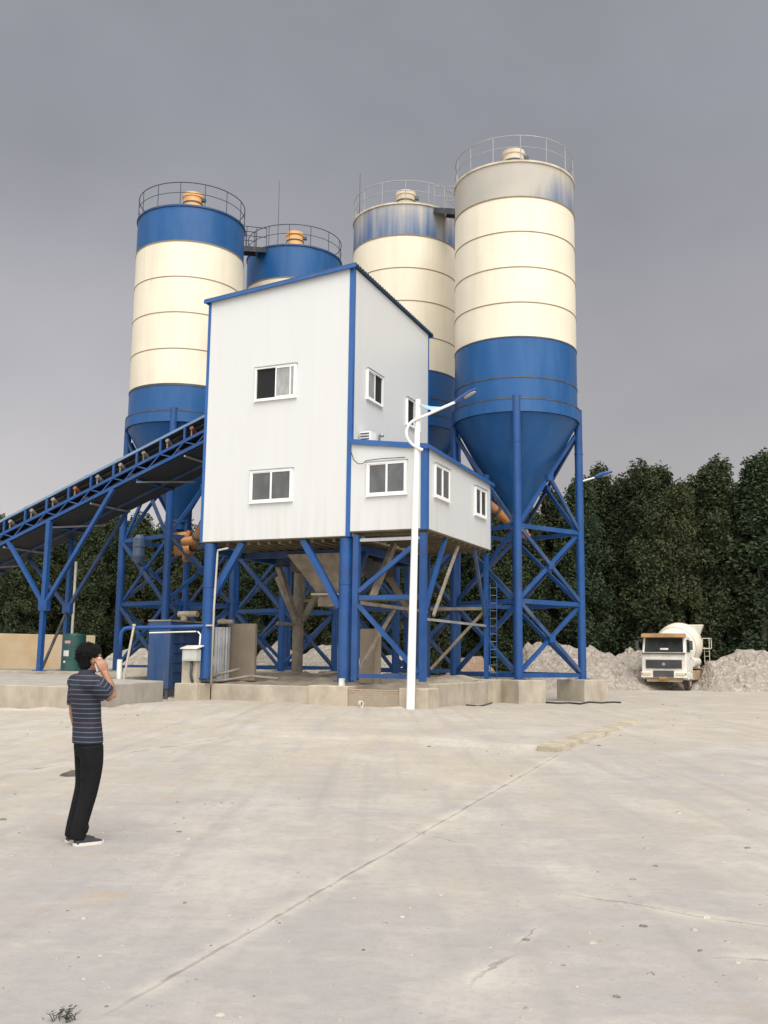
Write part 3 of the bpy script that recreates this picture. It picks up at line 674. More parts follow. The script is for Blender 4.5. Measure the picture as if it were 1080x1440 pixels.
s4 = (5.48, 40.40); s3 = (.89, 46.13); s1 = (-9.52, 45.52); s2 = (-5.04, 51.24)
top4 = faded_band('faded_band_near', 20.2, 21.9, 3.7, .80, (.94, -.34, 0, .94*5.48 - .34*40.4 + 1.3, -.24))
top3 = faded_band('faded_band_behind', 21.0, 22.8, 9.1, 1.24, (.9, -.4, 0, .9*.89 - .4*46.13, .02))
t4, legs4 = silo(s4, (21.8, 20.25, 18.76, 17.25, 15.77, 14.33, 12.68, 11.79, 11.27), 0, math.radians(-97), .85,
     'nearest and rightmost cement silo, its top band grey with dust', top4, m_hat_dust, m_railgrey)
t3, legs3 = silo(s3, (22.69, 21.11, 19.52, 17.93, 16.25, 14.68, 13.4, 12.6, 12.1), 0, math.radians(-97), .9,
     'cement silo with blue streaks showing through the dusty top band, left of the nearest silo', top3, m_hat_dust, m_railgrey, (-2.25, -.9, 2.3))
t1, legs1 = silo(s1, (22.16, 20.43, 18.72, 17.03, 15.32, 13.67, 13.62, 12.42, 11.93), 0, math.radians(-88), .9,
     'leftmost cement silo with clean blue top band, cream shell and orange filter', m_blue_silo, m_orange_hat, m_railblack)
t2, legs2 = silo(s2, (22.79, 21.01, 19.3, 17.6, 15.9, 14.2, 13.0, 12.6, 12.1), 0, math.radians(-88), .9,
     'blue topped cement silo mostly hidden behind the mixing tower roof', m_blue_silo, m_orange_hat, m_railblack, (-.9, -.4, 4.6))
# walkways bridging the silo tops
def walkway(a, b, za, zb, railm, label, side):
    a = Vector((a[0], a[1], 0)); b = Vector((b[0], b[1], 0)); d = (b-a).normalized(); n = Vector((d.y, -d.x, 0))
    A0 = a + d*(SR+.03) + ZZ*(za-.02); B0 = b - d*(SR+.03) + ZZ*(zb-.02)
    t = thing('walkway', (A0+B0)/2, label, 'walkway', 'walkways between silo tops')
    g = MB(); g.bar(A0, B0, .8, .09); g.bar(A0 - n*.4 - ZZ*.12, B0 - n*.4 - ZZ*.12, .06, .22); g.bar(A0 + n*.4 - ZZ*.12, B0 + n*.4 - ZZ*.12, .06, .22); g.build('deck', m_dark, t)
    for s in (-1, 1):
        g = MB(); o = n*(.4*s)
        for h in (.6, 1.1): g.tube(A0 + o + ZZ*h, B0 + o + ZZ*h, .02, n=6)
        for k in range(4): q = A0.lerp(B0, k/3) + o; g.tube(q, q + ZZ*1.1, .018, n=6)
        g.build('railing', railm, t)
walkway(s1, s2, 22.1, 22.7, m_railblack, 'dark walkway linking the tops of the two left silos', 1)
walkway(s4, s3, 21.7, 22.6, m_railgrey, 'dark walkway linking the dusty tops of the two right silos', 1)
# footings of the nearest silo
for p, lab in zip(legs4, ('square concrete footing under the front leg of the nearest silo', 'square concrete footing under the right leg of the nearest silo', 'concrete footing under the back leg of the nearest silo', 'concrete footing under the left leg of the nearest silo')):
    g = MB(); c = p.copy(); ca = math.radians(38); AX = Vector((math.cos(ca), math.sin(ca), 0))
    g.box(c + ZZ*.41, (1.45, 1.45, .88), (AX, ZZ.cross(AX), ZZ)); solo('footing', g, m_conc, lab, 'footing', 'footings of the nearest silo', .03)
g = MB()
for L_ in (legs3, legs1, legs2):
    pass
for L_, nm in ((legs3, 'dusty cement silo behind it'), (legs1, 'leftmost silo'), (legs2, 'silo behind the mixing tower')):
    for k, p in enumerate(L_):
        g = MB(); g.box(p + ZZ*.43, (1.2, 1.2, .92), (US, VT, ZZ)); solo('footing', g, m_conc, 'concrete footing under a leg of the %s' % {'dusty cement silo behind it': 'silo with the streaked top band'}.get(nm, nm), 'footing', 'footings of the ' + nm, .03)

# ---------------------------------------------------------------- screw conveyors
def screw(a, b, label, extra):
    a = Vector(a); b = Vector(b); d = (b-a).normalized(); t = thing('screw_conveyor', a, label, 'screw conveyor', 'orange screw conveyors')
    g = MB(); g.tube(a, b, .20, n=20); g.build('tube', m_orange, t)
    for f in extra:
        q = a.lerp(b, f); g = MB(); g.tube(q - d*.05, q + d*.05, .29, n=20); g.build('flange', m_dark, t)
    g = MB(); g.tube(a - d*.45, a - d*.02, .15, n=16); g.tube(a - d*.25, a - d*.17, .22, n=16); g.build('motor', m_orange, t)
    q = a + d*.35; g = MB(); g.tube(q, q + ZZ*.5, .22, n=16); g.build('inlet', m_dark, t)
screw((5.62, 40.3, 6.85), (1.6, 38.4, 9.7), 'orange screw conveyor rising from the nearest silo to the control cabin side', (.12, .26, .5, .9))
screw((-8.85, 44.6, 6.15), (-6.0, 39.6, 9.4), 'orange screw conveyor under the leftmost silo beside the tower wall', (.1, .22, .5))
# motor group hanging at the same place
g = MB(); c = Vector((-8.95, 43.6, 6.2))
for dx, dz, r in ((0, .0, .24), (.3, .4, .22), (-.1, .62, .18)): g.tube(c + Vector((dx-.35, 0, dz)), c + Vector((dx+.3, .1, dz+.08)), r, n=18)
g.tube(c + Vector((0, 0, -.1)), c + Vector((.3, 0, .9)), .1, n=10)
solo('gear_motor', g, m_orange, 'cluster of round orange drive housings left of the tower wall', 'motor')
g = MB(); c = Vector((-11.0, 44.2, 6.2)); g.lathe([(.0, -.5), (.16, -.5), (.27, -.2), (.27, .2), (.30, .21), (.30, .28), (.27, .29), (.27, .6), (.14, .76), (0, .76)], c, 24)
solo('air_receiver', g, M('grey_blue_paint', (.06, .10, .17), .35, dirt=DUST, damt=.3), 'grey blue cylinder hanging under the leftmost silo', 'cylinder')

# ---------------------------------------------------------------- mixing tower
wF, wR, zb = 5.90, 7.15, 5.61
ZC, ZL, ZRr, ZRl = 14.95, 14.49, 14.73, 14.27
tw = thing('mixing_tower', W(-wF/2, wR/2, .85), 'tall white clad mixing tower with blue corner trim on blue tube columns', 'building')
def wall(name, corners, mat, parent):
    g = MB(); g.add(corners, [(0, 1, 2, 3)]); o = g.build(name, mat, parent)
    s = o.modifiers.new('solid', 'SOLIDIFY'); s.thickness = .08; s.offset = -1; return o
wall('front_wall', [W(-wF, 0, zb), W(0, 0, zb), W(0, 0, ZC), W(-wF, 0, ZL)], m_panel_f, tw)
wall('side_wall', [W(0, .0, zb), W(0, wR, zb), W(0, wR, ZRr), W(0, .0, ZC)], m_panel_r, tw)
wall('rear_wall', [W(0, wR, zb), W(-wF, wR, zb), W(-wF, wR, ZRl), W(0, wR, ZRr)], m_panel_f, tw)
wall('left_wall', [W(-wF, wR, zb), W(-wF, 0, zb), W(-wF, 0, ZL), W(-wF, wR, ZRl)], m_panel_r, tw)
# corner trims: angle profiles standing proud of the cladding
def trim(mb, s, t, z0, z1, ds, dt, w=.17):
    e = .014
    mb.lbox(*sorted((s - ds*e, s + ds*w)), *sorted((t - dt*e, t + dt*.0)), z0, z1) if dt else None
    mb.lbox(*sorted((s - ds*e, s)), *sorted((t + .0005, t + dt*w)), z0, z1)
for (s, t, z0, z1, ds, dt, w) in [(0, 0, zb-.03, ZC-.02, -1, 1, .15), (-wF, 0, zb-.03, ZL-.02, 1, 1, .10), (0, wR, zb, ZRr-.02, -1, -1, .08), (-wF, wR, zb, ZRl-.02, 1, -1, .1)]:
    g = MB(); trim(g, s, t, z0, z1, ds, dt, w); g.build('corner_trim', m_trim, tw)
# corrugated mono pitch roof with blue edge trim
ov = .14; nT = 260; g = MB()
def roofz(s, t): return ZC + (ZC-ZL)/wF*s + (ZRr-ZC)/wR*t
for j in range(nT+1):
    t = -ov + (wR+2*ov)*j/nT; wv = .022*math.sin(2*PI*t/.21)
    for z in (.05, .085):
        for s in (-wF-ov, ov): g.v.append(W(s, t, roofz(s, t) + z + wv))
for j in range(nT):
    a = j*4; b = a+4
    g.f += [(a, a+1, b+1, b), (a+2, b+2, b+3, a+3), (a, b, b+2, a+2), (a+1, a+3, b+3, b+1)]
g.f += [(0, 2, 3, 1), (nT*4, nT*4+1, nT*4+3, nT*4+2)]; g.sm = [False]*len(g.f)
rf = g.build('roof', M('dark_blue_roof_sheet', (.035, .075, .13), .5, var=.1), tw)
for (a, b) in [((-wF-ov, -ov-.012), (ov, -ov-.012)), ((-wF-ov+.05, -ov), (-wF-ov+.05, wR+ov)), ((-wF-ov, wR+ov+.012), (ov, wR+ov+.012))]:
    g = MB(); g.bar(W(a[0], a[1], roofz(*a)-.005), W(b[0], b[1], roofz(*b)-.005), .024 if a[1] == b[1] else .05, .115 if a[1] == b[1] else .07); g.build('roof_trim', m_trim, rf)
def window(parent, plane, a0, a1, z0, z1, left, right, frosted_strip=False):
    """sliding window in the front ('f', t = plane) or side ('r', s = plane) wall"""
    f, off = plane
    def P(a, z, o): return W(a, off - o, z) if f == 'f' else W(off + o, a, z)
    A, N_ = (US, -VT) if f == 'f' else (VT, US)
    def bx(mb, x0, x1, y0, y1, o0, o1):
        mb.hexa([P(x0, y0, o0), P(x1, y0, o0), P(x1, y0, o1), P(x0, y0, o1), P(x0, y1, o0), P(x1, y1, o0), P(x1, y1, o1), P(x0, y1, o1)] if f == 'r' else
                [P(x0, y0, o1), P(x1, y0, o1), P(x1, y0, o0), P(x0, y0, o0), P(x0, y1, o1), P(x1, y1, o1), P(x1, y1, o0), P(x0, y1, o0)])
    m = (a0+a1)/2; fr = .058; g = MB()
    for q in ((a0, a1, z1-fr, z1), (a0, a1, z0, z0+fr), (a0, a0+fr, z0+fr, z1-fr), (a1-fr, a1, z0+fr, z1-fr)): bx(g, *q, .002, .075)
    w = g.build('window', m_frame, parent)
    g = MB(); bx(g, a0-.03, a1+.03, z1+.004, z1+.03, .002, .10); g.build('drip_cap', m_galv, w)
    g = MB(); bx(g, a0-.03, a1+.03, z0-.035, z0-.004, .002, .095); g.build('sill', m_frame, w)
    for (x0, x1, kind, o) in ((a0+fr, m, left, 0), (m, a1-fr, right, .016)):
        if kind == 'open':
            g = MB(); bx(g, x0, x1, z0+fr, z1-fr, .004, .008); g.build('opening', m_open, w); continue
        sf = .036; g = MB()
        for q in ((x0, x1, z1-fr-sf, z1-fr), (x0, x1, z0+fr, z0+fr+sf), (x0, x0+sf, z0+fr+sf, z1-fr-sf), (x1-sf, x1, z0+fr+sf, z1-fr-sf)): bx(g, *q, .016+o, .05+o)
        sh = g.build('sash', m_frame, w)
        if kind == 'double':
            g = MB(); bx(g, x1-.19, x1-.15, z0+fr+sf, z1-fr-sf, .018+o, .052+o); g.build('stile', m_frame, sh)
        g = MB(); bx(g, x0+sf, x1-sf, z0+fr+sf, z1-fr-sf, .02+o, .028+o); g.build('pane', m_greyglass if kind in ('grey_pane', 'double') else m_glass, sh)
window(tw, ('f', 0), -3.80, -2.15, 10.55, 11.75, 'open', 'double')
window(tw, ('f', 0), -3.88, -2.20, 6.90, 8.03, 'glass', 'glass')
window(tw, ('r', 0), 1.13, 2.47, 10.58, 11.67, 'grey_pane', 'open')
window(tw, ('r', 0), 4.77, 6.15, 10.47, 11.53, 'open', 'grey_pane')
# floor, beams, columns
g = MB(); g.lbox(-wF+.02, -.02, .02, wR-.02, zb-.03, zb+.02); g.build('floor', m_wood, tw)
for s in np.arange(-4.95, -.6, .42):
    g = MB(); g.lbox(s, s+.09, .25, wR-.25, zb-.15, zb-.032); g.build('floor_joist', m_wood, tw)
for (a, b) in [((-wF+.05, wR-.3), (-.05, wR-.3)), ((-wF+.3, .32), (-wF+.3, wR-.42)), ((-.3, .32), (-.3, wR-.42)), ((-wF+.42, 2.4), (-.42, 2.4)), ((-wF+.42, 4.7), (-.42, 4.7))]:
    g = MB(); g.bar(W(*a, zb-.28), W(*b, zb-.28), .2, .24); g.build('floor_beam', m_blue_dusty if a[1] > 1 else m_blue, tw)
for (s, t, m) in [(-5.58, .22, m_blue), (-.22, .22, m_blue), (-.22, wR-.35, m_blue_dusty), (-5.58, wR-.35, m_dustcol)]:
    g = MB(); c = W(s, t); g.tube(c + ZZ*.80, c + ZZ*(zb-.06), .225, n=24); g.box(c + ZZ*.84, (.52, .52, .04), (US, VT, ZZ)); g.tube(c + ZZ*4.0, c + ZZ*4.06, .245, n=24); cl_ = g.build('column', m, tw)
    if s > -1 and t < 1: g = MB(); g.box(W(s+.06, t-.27, .80), (.17, .12, .26), (US, VT, ZZ)); g.build('foot_block', m_pvc, cl_)
for (a, b, m) in [((-5.38, .22, 3.7), (-4.25, .22, zb-.06), m_blue), ((-.42, .22, 3.25), (-1.85, .22, zb-.06), m_blue), ((-.22, .42, 3.4), (-.22, 1.7, zb-.42), m_blue_dusty),
                  ((-5.58, .42, 3.6), (-5.58, 1.6, zb-.42), m_blue_dusty), ((-5.38, wR-.35, 3.1), (-4.1, wR-.35, zb-.42), m_dustcol), ((-5.58, wR-.55, 3.1), (-5.58, wR-2.1, zb-.42), m_dustcol), ((-5.78, wR-.35, 3.3), (-6.6, wR-.35, 4.9), m_dustcol), ((-.42, wR-.35, 3.2), (-1.8, wR-.35, zb-.42), m_dustcol)]:
    g = MB(); g.bar(WX(a), WX(b), .19, .22); g.build('knee_brace', m, tw)
# discharge hopper, mixer body and a service deck under the floor
g = MB()
h0 = [W(s, t, zb-.3) for s, t in ((-3.6, 2.2), (-1.2, 2.2), (-1.2, 4.8), (-3.6, 4.8))]; h1 = [W(s, t, 3.9) for s, t in ((-2.75, 3.1), (-1.95, 3.1), (-1.95, 3.9), (-2.75, 3.9))]
h2 = [p - ZZ*.45 for p in h1]; g.loft([h0, h1, h2], True, False); g.build('discharge_hopper', m_dustcol, tw)
g = MB(); g.lbox(-3.9, -1.0, 3.0, 6.3, 4.75, zb-.42); g.build('mixer_housing', m_dark, tw)
g = MB(); g.lbox(-2.95, -1.75, 2.9, 4.1, 3.86, 3.92); g.build('hopper_flange', m_pale, tw)
for (a, b) in [((-5.4, wR-.35, 3.9), (-.4, wR-.35, 3.9)), ((-5.3, 4.6, 2.9), (-5.3, 6.6, 2.9))]:
    g = MB(); g.bar(WX(a), WX(b), .09, .12); g.build('tie_rail', m_dustcol, tw)

# small fittings on the side wall above the cabin roof
def box_fit(name, s, t, z, sz, mat, label, cat):
    g = MB(); g.box(W(s, t, z), sz, (US, VT, ZZ)); return g
ac = thing('ventilator', W(.3, .8, 8.76), 'small louvred grey ventilator on the cabin roof against the tower side wall', 'ventilator')
g = MB(); g.box(W(.27, .75, 9.02), (.4, .46, .44), (US, VT, ZZ)); g.build('case', m_frame, ac)
for k in range(4):
    g = MB(); g.box(W(.26, .512, 8.88 + .095*k), (.33, .02, .045), (US, VT, ZZ)); g.build('louvre', m_dark, ac)
g = MB(); pts = [W(.62, .9, 8.70), W(.62, .9, 9.06), W(.66, .86, 9.14), W(.76, .8, 9.16), W(.82, .76, 9.08)]; g.path(pts, .055, 10)
solo('vent_pipe', g, m_galv, 'short bent grey pipe beside the louvred ventilator on the cabin roof', 'pipe')

# ---------------------------------------------------------------- control cabin
cw, cdp, czb = 2.73, 6.84, 5.75
CL, CR, CRr, CLr = 8.78, 8.42, 8.30, 8.66
cb_ = thing('control_cabin', W(cw/2, cdp/2, .85), 'low white control cabin with blue trim on stilts against the side of the tower', 'cabin')
e = .016
wall('front_wall', [W(e, 0.0, czb), W(cw, 0.0, czb), W(cw, 0, CR), W(e, 0, CL)], m_panel_f, cb_)
wall('side_wall', [W(cw, 0, czb), W(cw, cdp, czb), W(cw, cdp, CRr), W(cw, 0, CR)], m_panel_r, cb_)
wall('rear_wall', [W(cw, cdp, czb), W(e, cdp, czb), W(e, cdp, CLr), W(cw, cdp, CRr)], m_panel_f, cb_)
for (s, t, z0, z1, ds, dt, w) in [(cw, 0, czb-.03, CR-.02, -1, 1, .20), (cw, cdp, czb-.02, CRr-.02, -1, -1, .06)]:
    g = MB(); trim(g, s, t, z0, z1, ds, dt, w); g.build('corner_trim', m_trim, cb_)
def croof(s, t): return CL + (CR-CL)/cw*s + (CRr-CR)/cdp*t
g = MB(); S0, S1, T0, T1 = e, cw+.10, -.08, cdp+.1
g.add([W(s, t, croof(s, t)+z) for z in (.02, .07) for s, t in ((S0, T0), (S1, T0), (S1, T1), (S0, T1))], [(3, 2, 1, 0), (4, 5, 6, 7), (0, 1, 5, 4), (1, 2, 6, 5), (2, 3, 7, 6), (3, 0, 4, 7)])
rf = g.build('roof', M('grey_blue_roof_sheet', (.10, .15, .22), .5, dirt=DUST, damt=.5), cb_)
for a, b in [((S0, T0-.014), (S1, T0-.014)), ((S1+.014, T0), (S1+.014, T1))]:
    g = MB(); g.bar(W(a[0], a[1], croof(*a)+.0), W(b[0], b[1], croof(*b)+.0), .026, .17 if a[1] == b[1] else .12); g.build('roof_trim', m_trim, rf)
window(cb_, ('f', 0), .62, 2.05, 6.90, 8.02, 'glass', 'glass')
window(cb_, ('r', cw), .66, 2.05, 6.88, 7.99, 'glass', 'glass')
window(cb_, ('r', cw), 4.84, 6.10, 6.85, 7.92, 'glass', 'glass')
g = MB(); g.lbox(.03, cw-.02, .02, cdp-.02, czb-.04, czb+.02); g.build('floor', m_wood, cb_)
for t in np.arange(.4, cdp-.3, .6):
    g = MB(); g.lbox(.1, cw-.1, t, t+.07, czb-.13, czb-.042); g.build('floor_joist', m_wood, cb_)
lg = [(.22, .12), (cw-.14, .12), (cw-.14, cdp-.2), (.22, cdp-.2)]
for (s, t), mm in zip(lg, (m_blue, m_blue, m_blue, m_blue_dusty)):
    g = MB(); g.bar(W(s, t, .87), W(s, t, czb-.14), .2 if t < 1 else .15, None, VT); g.build('leg', mm, cb_)
for (a, b, m, w) in [((.34, .12, 3.55), (cw-.26, .12, 3.55), m_blue, .13), ((.34, .12, 1.02), (cw-.26, .12, 1.02), m_blue, .11), ((.34, .12, 5.45), (cw-.26, .12, 5.45), m_galv, .09),
        ((.34, .06, 3.75), (cw-.26, .06, 5.35), m_blue, .12), ((.34, .06, 3.3), (cw-.26, .06, 1.15), m_blue, .12),
        ((cw-.14, .25, 3.1), (cw-.14, 2.1, czb-.16), m_blue, .12), ((cw-.14, cdp-.34, 3.2), (cw-.14, cdp-1.6, czb-.16), m_blue_dusty, .1),
        ((cw-.14, .25, 2.85), (cw-.14, cdp-.3, 2.85), m_galv, .07), ((.34, cdp-.2, 3.5), (cw-.24, cdp-.2, 3.5), m_dustcol, .1), ((.34, cdp-.14, 1.2), (cw-.24, cdp-.14, 3.4), m_dustcol, .09),
        ((.22, .25, 3.4), (.22, cdp-.3, 3.4), m_dustcol, .1), ((.22, .3, 1.1), (.22, 3.3, 3.3), m_dustcol, .09), ((.3, 1.2, 3.6), (.5, 2.6, czb-.16), m_dustcol, .17), ((cw-.2, 3.6, czb-.2), (cw-.2, 1.2, 3.0), m_dustcol, .08)]:
    g = MB(); g.bar(WX(a), WX(b), w, w*1.15); g.build('brace', m, cb_)
# cable hanging from the corner to the window head
pts = [W(.03, -.10, 8.62), W(.06, -.11, 8.40), W(.16, -.115, 8.14), W(.32, -.115, 7.99), W(.5, -.115, 7.985), W(.62, -.12, 8.075), W(1.2, -.12, 8.105), W(2.02, -.12, 8.09)]
g = MB(); g.path(pts, .016, 6); solo('wire', g, m_dark, 'thin dark wire drooping from the tower corner to the cabin window', 'wire')
# rung ladder at the back leg of the cabin
ld = thing('ladder', W(cw+.25, cdp-.1, .85), 'narrow rung ladder standing at the back right leg of the control cabin', 'ladder')
for k in (0, 1):
    g = MB(); p = W(cw-.02 + .26*k, cdp-.1, .87); g.tube(p, p + ZZ*3.6, .017, n=8); g.build('rail', m_blue, ld)
for k in range(12):
    g = MB(); p = W(cw-.02, cdp-.1, 1.1 + .29*k); g.tube(p, p + US*.26, .011, n=6); g.build('rung', m_dustcol, ld)

# ---------------------------------------------------------------- foundation of the tower
g = MB()
g.add([W(-6.3, .55, .50), W(2.6, .55, .55), W(2.75, 6.9, .86), W(2.75, 12.5, .86), W(-9.5, 12.5, .86), W(-6.5, 4.2, .84)] + [W(-6.3, .55, -.03), W(2.6, .55, -.03), W(2.75, 6.9, -.03), W(2.75, 12.5, -.03), W(-9.5, 12.5, -.03), W(-6.5, 4.2, -.03)],
      [(0, 1, 2, 3, 4, 5)] + [(i, i+6, (i+1) % 6+6, (i+1) % 6) for i in range(6)])
struct('foundation_floor', g, m_spill)
# spilled concrete over the floor: an uneven skin
g = MB(); ns, nt_ = 60, 40
for j in range(nt_+1):
    for i in range(ns+1):
        s = -6.25 + 8.65*i/ns; t = .75 + 6*j/nt_; ed = min(1, min(i, ns-i, j, nt_-j)/6)
        z = .50 + .36*min(1, (t-.55)/5.5) + ed*(.16*noise.fractal(Vector((s*.7, t*.7, 1)), .9, 2, 4) + .12 + .10*max(0, noise.noise(Vector((s*2, t*2, 4))))) - .02
        g.v.append(W(s, t, z))
g.f = [(j*(ns+1)+i, j*(ns+1)+i+1, (j+1)*(ns+1)+i+1, (j+1)*(ns+1)+i) for j in range(nt_) for i in range(ns)]; g.sm = [True]*len(g.f)
o = struct('spilled_concrete', g, m_spill)
m_conc_pale = M('pale_cast_concrete', (.46, .40, .31), .88, var=.12, vs=1.5, dirt=(.28, .235, .18), damt=.5, dscale=(2, 2, 1), bump=.5, bs=22)
def cwall(s0, s1, t0, t1, z1, mat, label, name='foundation_wall', grp='foundation walls', bev=.03):
    g = MB(); g.lbox(s0, s1, t0, t1, -.05, z1); return solo(name, g, mat, label, 'wall' if 'wall' in name else 'block', grp, bev)
cwall(-5.50, -1.16, .42, .66, .64, m_conc, 'long low concrete wall in front of the mixing tower, between two blocks')
cwall(.22, 2.08, -.42, -.14, .62, None or m_conc, 'patched low brick wall under the front of the control cabin, behind the white lamp post') if False else None
m_brick, nt, b = base('rough_brick_wall')
gpos = nn(nt, 'ShaderNodeNewGeometry').outputs['Position']
ds = nn(nt, 'ShaderNodeVectorMath', operation='DOT_PRODUCT'); nt.links.new(gpos, ds.inputs[0]); ds.inputs[1].default_value = US
sep = nn(nt, 'ShaderNodeSeparateXYZ'); nt.links.new(gpos, sep.inputs[0]); cmb = nn(nt, 'ShaderNodeCombineXYZ'); nt.links.new(ds.outputs['Value'], cmb.inputs[0]); nt.links.new(sep.outputs['Z'], cmb.inputs[1])
br = nn(nt, 'ShaderNodeTexBrick'); nt.links.new(cmb.outputs[0], br.inputs['Vector']); br.inputs['Scale'].default_value = 1; br.inputs['Brick Width'].default_value = .25; br.inputs['Row Height'].default_value = .075; br.inputs['Mortar Size'].default_value = .012
br.inputs['Color1'].default_value = (.34, .19, .11, 1); br.inputs['Color2'].default_value = (.26, .14, .085, 1); br.inputs['Mortar'].default_value = (.36, .31, .25, 1)
nz = noise_(nt, mapv(nt, gpos, (1.2, 1.2, 2.2)), 1.7, 5)
zb_ = ramp_(nt, sep.outputs['Z'], .52, .40)
f = math_(nt, 'ADD', math_(nt, 'MULTIPLY', zb_, .75), math_(nt, 'MULTIPLY', ramp_(nt, nz, .42, .66), .75), True)
c = mixc(nt, f, br.outputs['Color'], (.33, .275, .21))
nt.links.new(c, b.inputs['Base Color']); b.inputs['Roughness'].default_value = .92
bn = nn(nt, 'ShaderNodeBump'); bn.inputs['Strength'].default_value = .6; bn.inputs['Distance'].default_value = .02; nt.links.new(math_(nt, 'ADD', noise_(nt, gpos, 16, 5, .7), br.outputs['Fac']), bn.inputs['Height']); nt.links.new(bn.outputs[0], b.inputs['Normal'])
bw = thing('brick_wall', W(1.1, -.3, 0), 'low patched brick wall with worn whitewashed marks beneath the cabin, behind the white lamp post', 'wall')
g = MB(); g.lbox(.26, 2.04, -.44, -.12, -.05, .60); g.build('masonry', m_brick, bw, .015)
# worn whitewash characters: strokes too worn to read
r_ = random.Random(3); m_chalk = M('worn_whitewash', (.37, .325, .265), .95, var=.2, vs=9)
for k in range(7):
    g = MB(); s0 = .62 + k*.175; z0 = .25; y = -.4425
    for (x0, z0_, x1, z1_) in [(0, .11, .12, .11), (.06, .02, .06, .16), (0, .03, .12, .03), (.01, .05, .03, .14), (.09, .05, .11, .15)]:
        if r_.random() < .3: continue
        a = W(s0+x0, y, z0+z0_); b2 = W(s0+x1, y, z0+z1_); d = (b2-a).normalized(); q = d.cross(-VT)*.009
        g.add([a-q, b2-q, b2+q, a+q], [(0, 1, 2, 3)])
    if g.f: g.build('painted_mark', m_chalk, bw)
cwall(-1.16, .26, -.52, .60, .70, m_conc_pale, 'squat concrete block under the front right column of the mixing tower', 'foundation_block', 'foundation blocks')
cwall(-6.42, -5.50, -.45, .40, .66, m_conc_pale, 'square concrete block under the front left column, below the grey cabinet', 'foundation_block', 'foundation blocks')
cwall(2.04, 3.0, -.50, .5, .68, m_conc_pale, 'concrete block under the front right leg of the control cabin, right of the lamp post', 'foundation_block', 'foundation blocks')
cwall(2.60, 2.86, .5, 6.0, .80, m_conc, 'long smooth concrete wall running back under the right side of the cabin')
cwall(2.4, 3.1, 6.0, 7.0, .86, m_conc_pale, 'concrete block at the far end of the side wall, below the rung ladder', 'foundation_block', 'foundation blocks')
# plates, partitions under the tower
def slab(name, mb, mat, label, cat): return solo(name, mb, mat, label, cat, None, .01)
g = MB(); g.lbox(-6.05, -4.9, 2.3, 2.45, .72, 2.8); slab('partition', g, m_brownpanel, 'tall brown cement caked panel standing under the left half of the tower', 'panel')
g = MB(); g.lbox(-.55, .02, 2.1, 2.22, .72, 2.6); g.lbox(.02, .2, 2.05, 2.26, .72, 2.62); slab('partition', g, m_brownpanel, 'brown panel with a pale edge post standing behind the front right tower column', 'panel')
g = MB(); c = W(-6.05, 1.9, .7); n = 60
ring = lambda r, z: [c + Vector((r(k)*math.cos(2*PI*k/n), r(k)*math.sin(2*PI*k/n), z)) for k in range(n)]
rr = lambda k: .28 + .018*math.sin(2*PI*k/4)
g.loft([ring(rr, 0), ring(rr, 1.95)], True, False); slab('corrugated_bin', g, m_galv, 'grey corrugated round bin standing between the front left column and the brown panel', 'bin')
g = MB(); c = W(-6.05, 2.1, 2.86); g.tube(c - US*.34, c + US*.3, .085, n=12); g.tube(c - US*.12 - ZZ*.05, c - US*.12 + ZZ*.12, .1, n=10); solo('pump', g, m_dustcol, 'small grey pump body lying on top of the brown panel', 'pump')
g = MB(); pts = [W(-6.0, .5, .66), W(-5.2, .9, .76), W(-4.3, 1.1, .92), W(-3.3, 1.3, .84)]; g.path(pts, .045, 8); g.path([W(-6.3, .45, .68), W(-5.7, 1.2, .95), W(-5.1, 1.6, 1.15)], .05, 8)
solo('pipe_offcut', g, m_dustcol, 'dusty pipes lying on the spilled concrete under the tower', 'pipe')

# ---------------------------------------------------------------- tank, cabinet and pipes at the left of the tower
tk = thing('water_tank', W(-8.2, 2.2, .35), 'large blue steel additive tank with ribbed side left of the tower', 'tank')
TC = Vector((-7.9, 37., 0)); loc_ = TC-CO; ts, tt = loc_.dot(US), loc_.dot(VT)
g = MB(); g.lbox(ts-.98, ts, tt, tt+2.1, .36, 2.86); g.build('shell', m_blue_dusty, tk, .03)
g = MB(); g.lbox(ts-1.01, ts+.03, tt-.03, tt+2.13, 2.862, 2.92); g.build('lid', m_dustcol, tk)
for k in range(6):
    g = MB(); g.lbox(ts+.002, ts+.05, tt+.25, tt+1.9, .62+.36*k, .67+.36*k); g.build('rib', m_blue, tk)
g = MB(); g.tube(W(ts-.1, tt+1.0, 2.93), W(ts-.1, tt+1.0, 3.1), .14, n=14); g.tube(W(ts-.35, tt+1., 3.17), W(ts+.5, tt+1., 3.17), .12, n=14); g.build('pump', m_dustcol, tk)
for q in ((-.9, .1), (-.1, .1), (-.9, 1.9), (-.1, 1.9)):
    g = MB(); g.lbox(ts+q[0]-.06, ts+q[0]+.06, tt+q[1]-.06, tt+q[1]+.06, -.03, .358); g.build('leg', m_dark, tk)
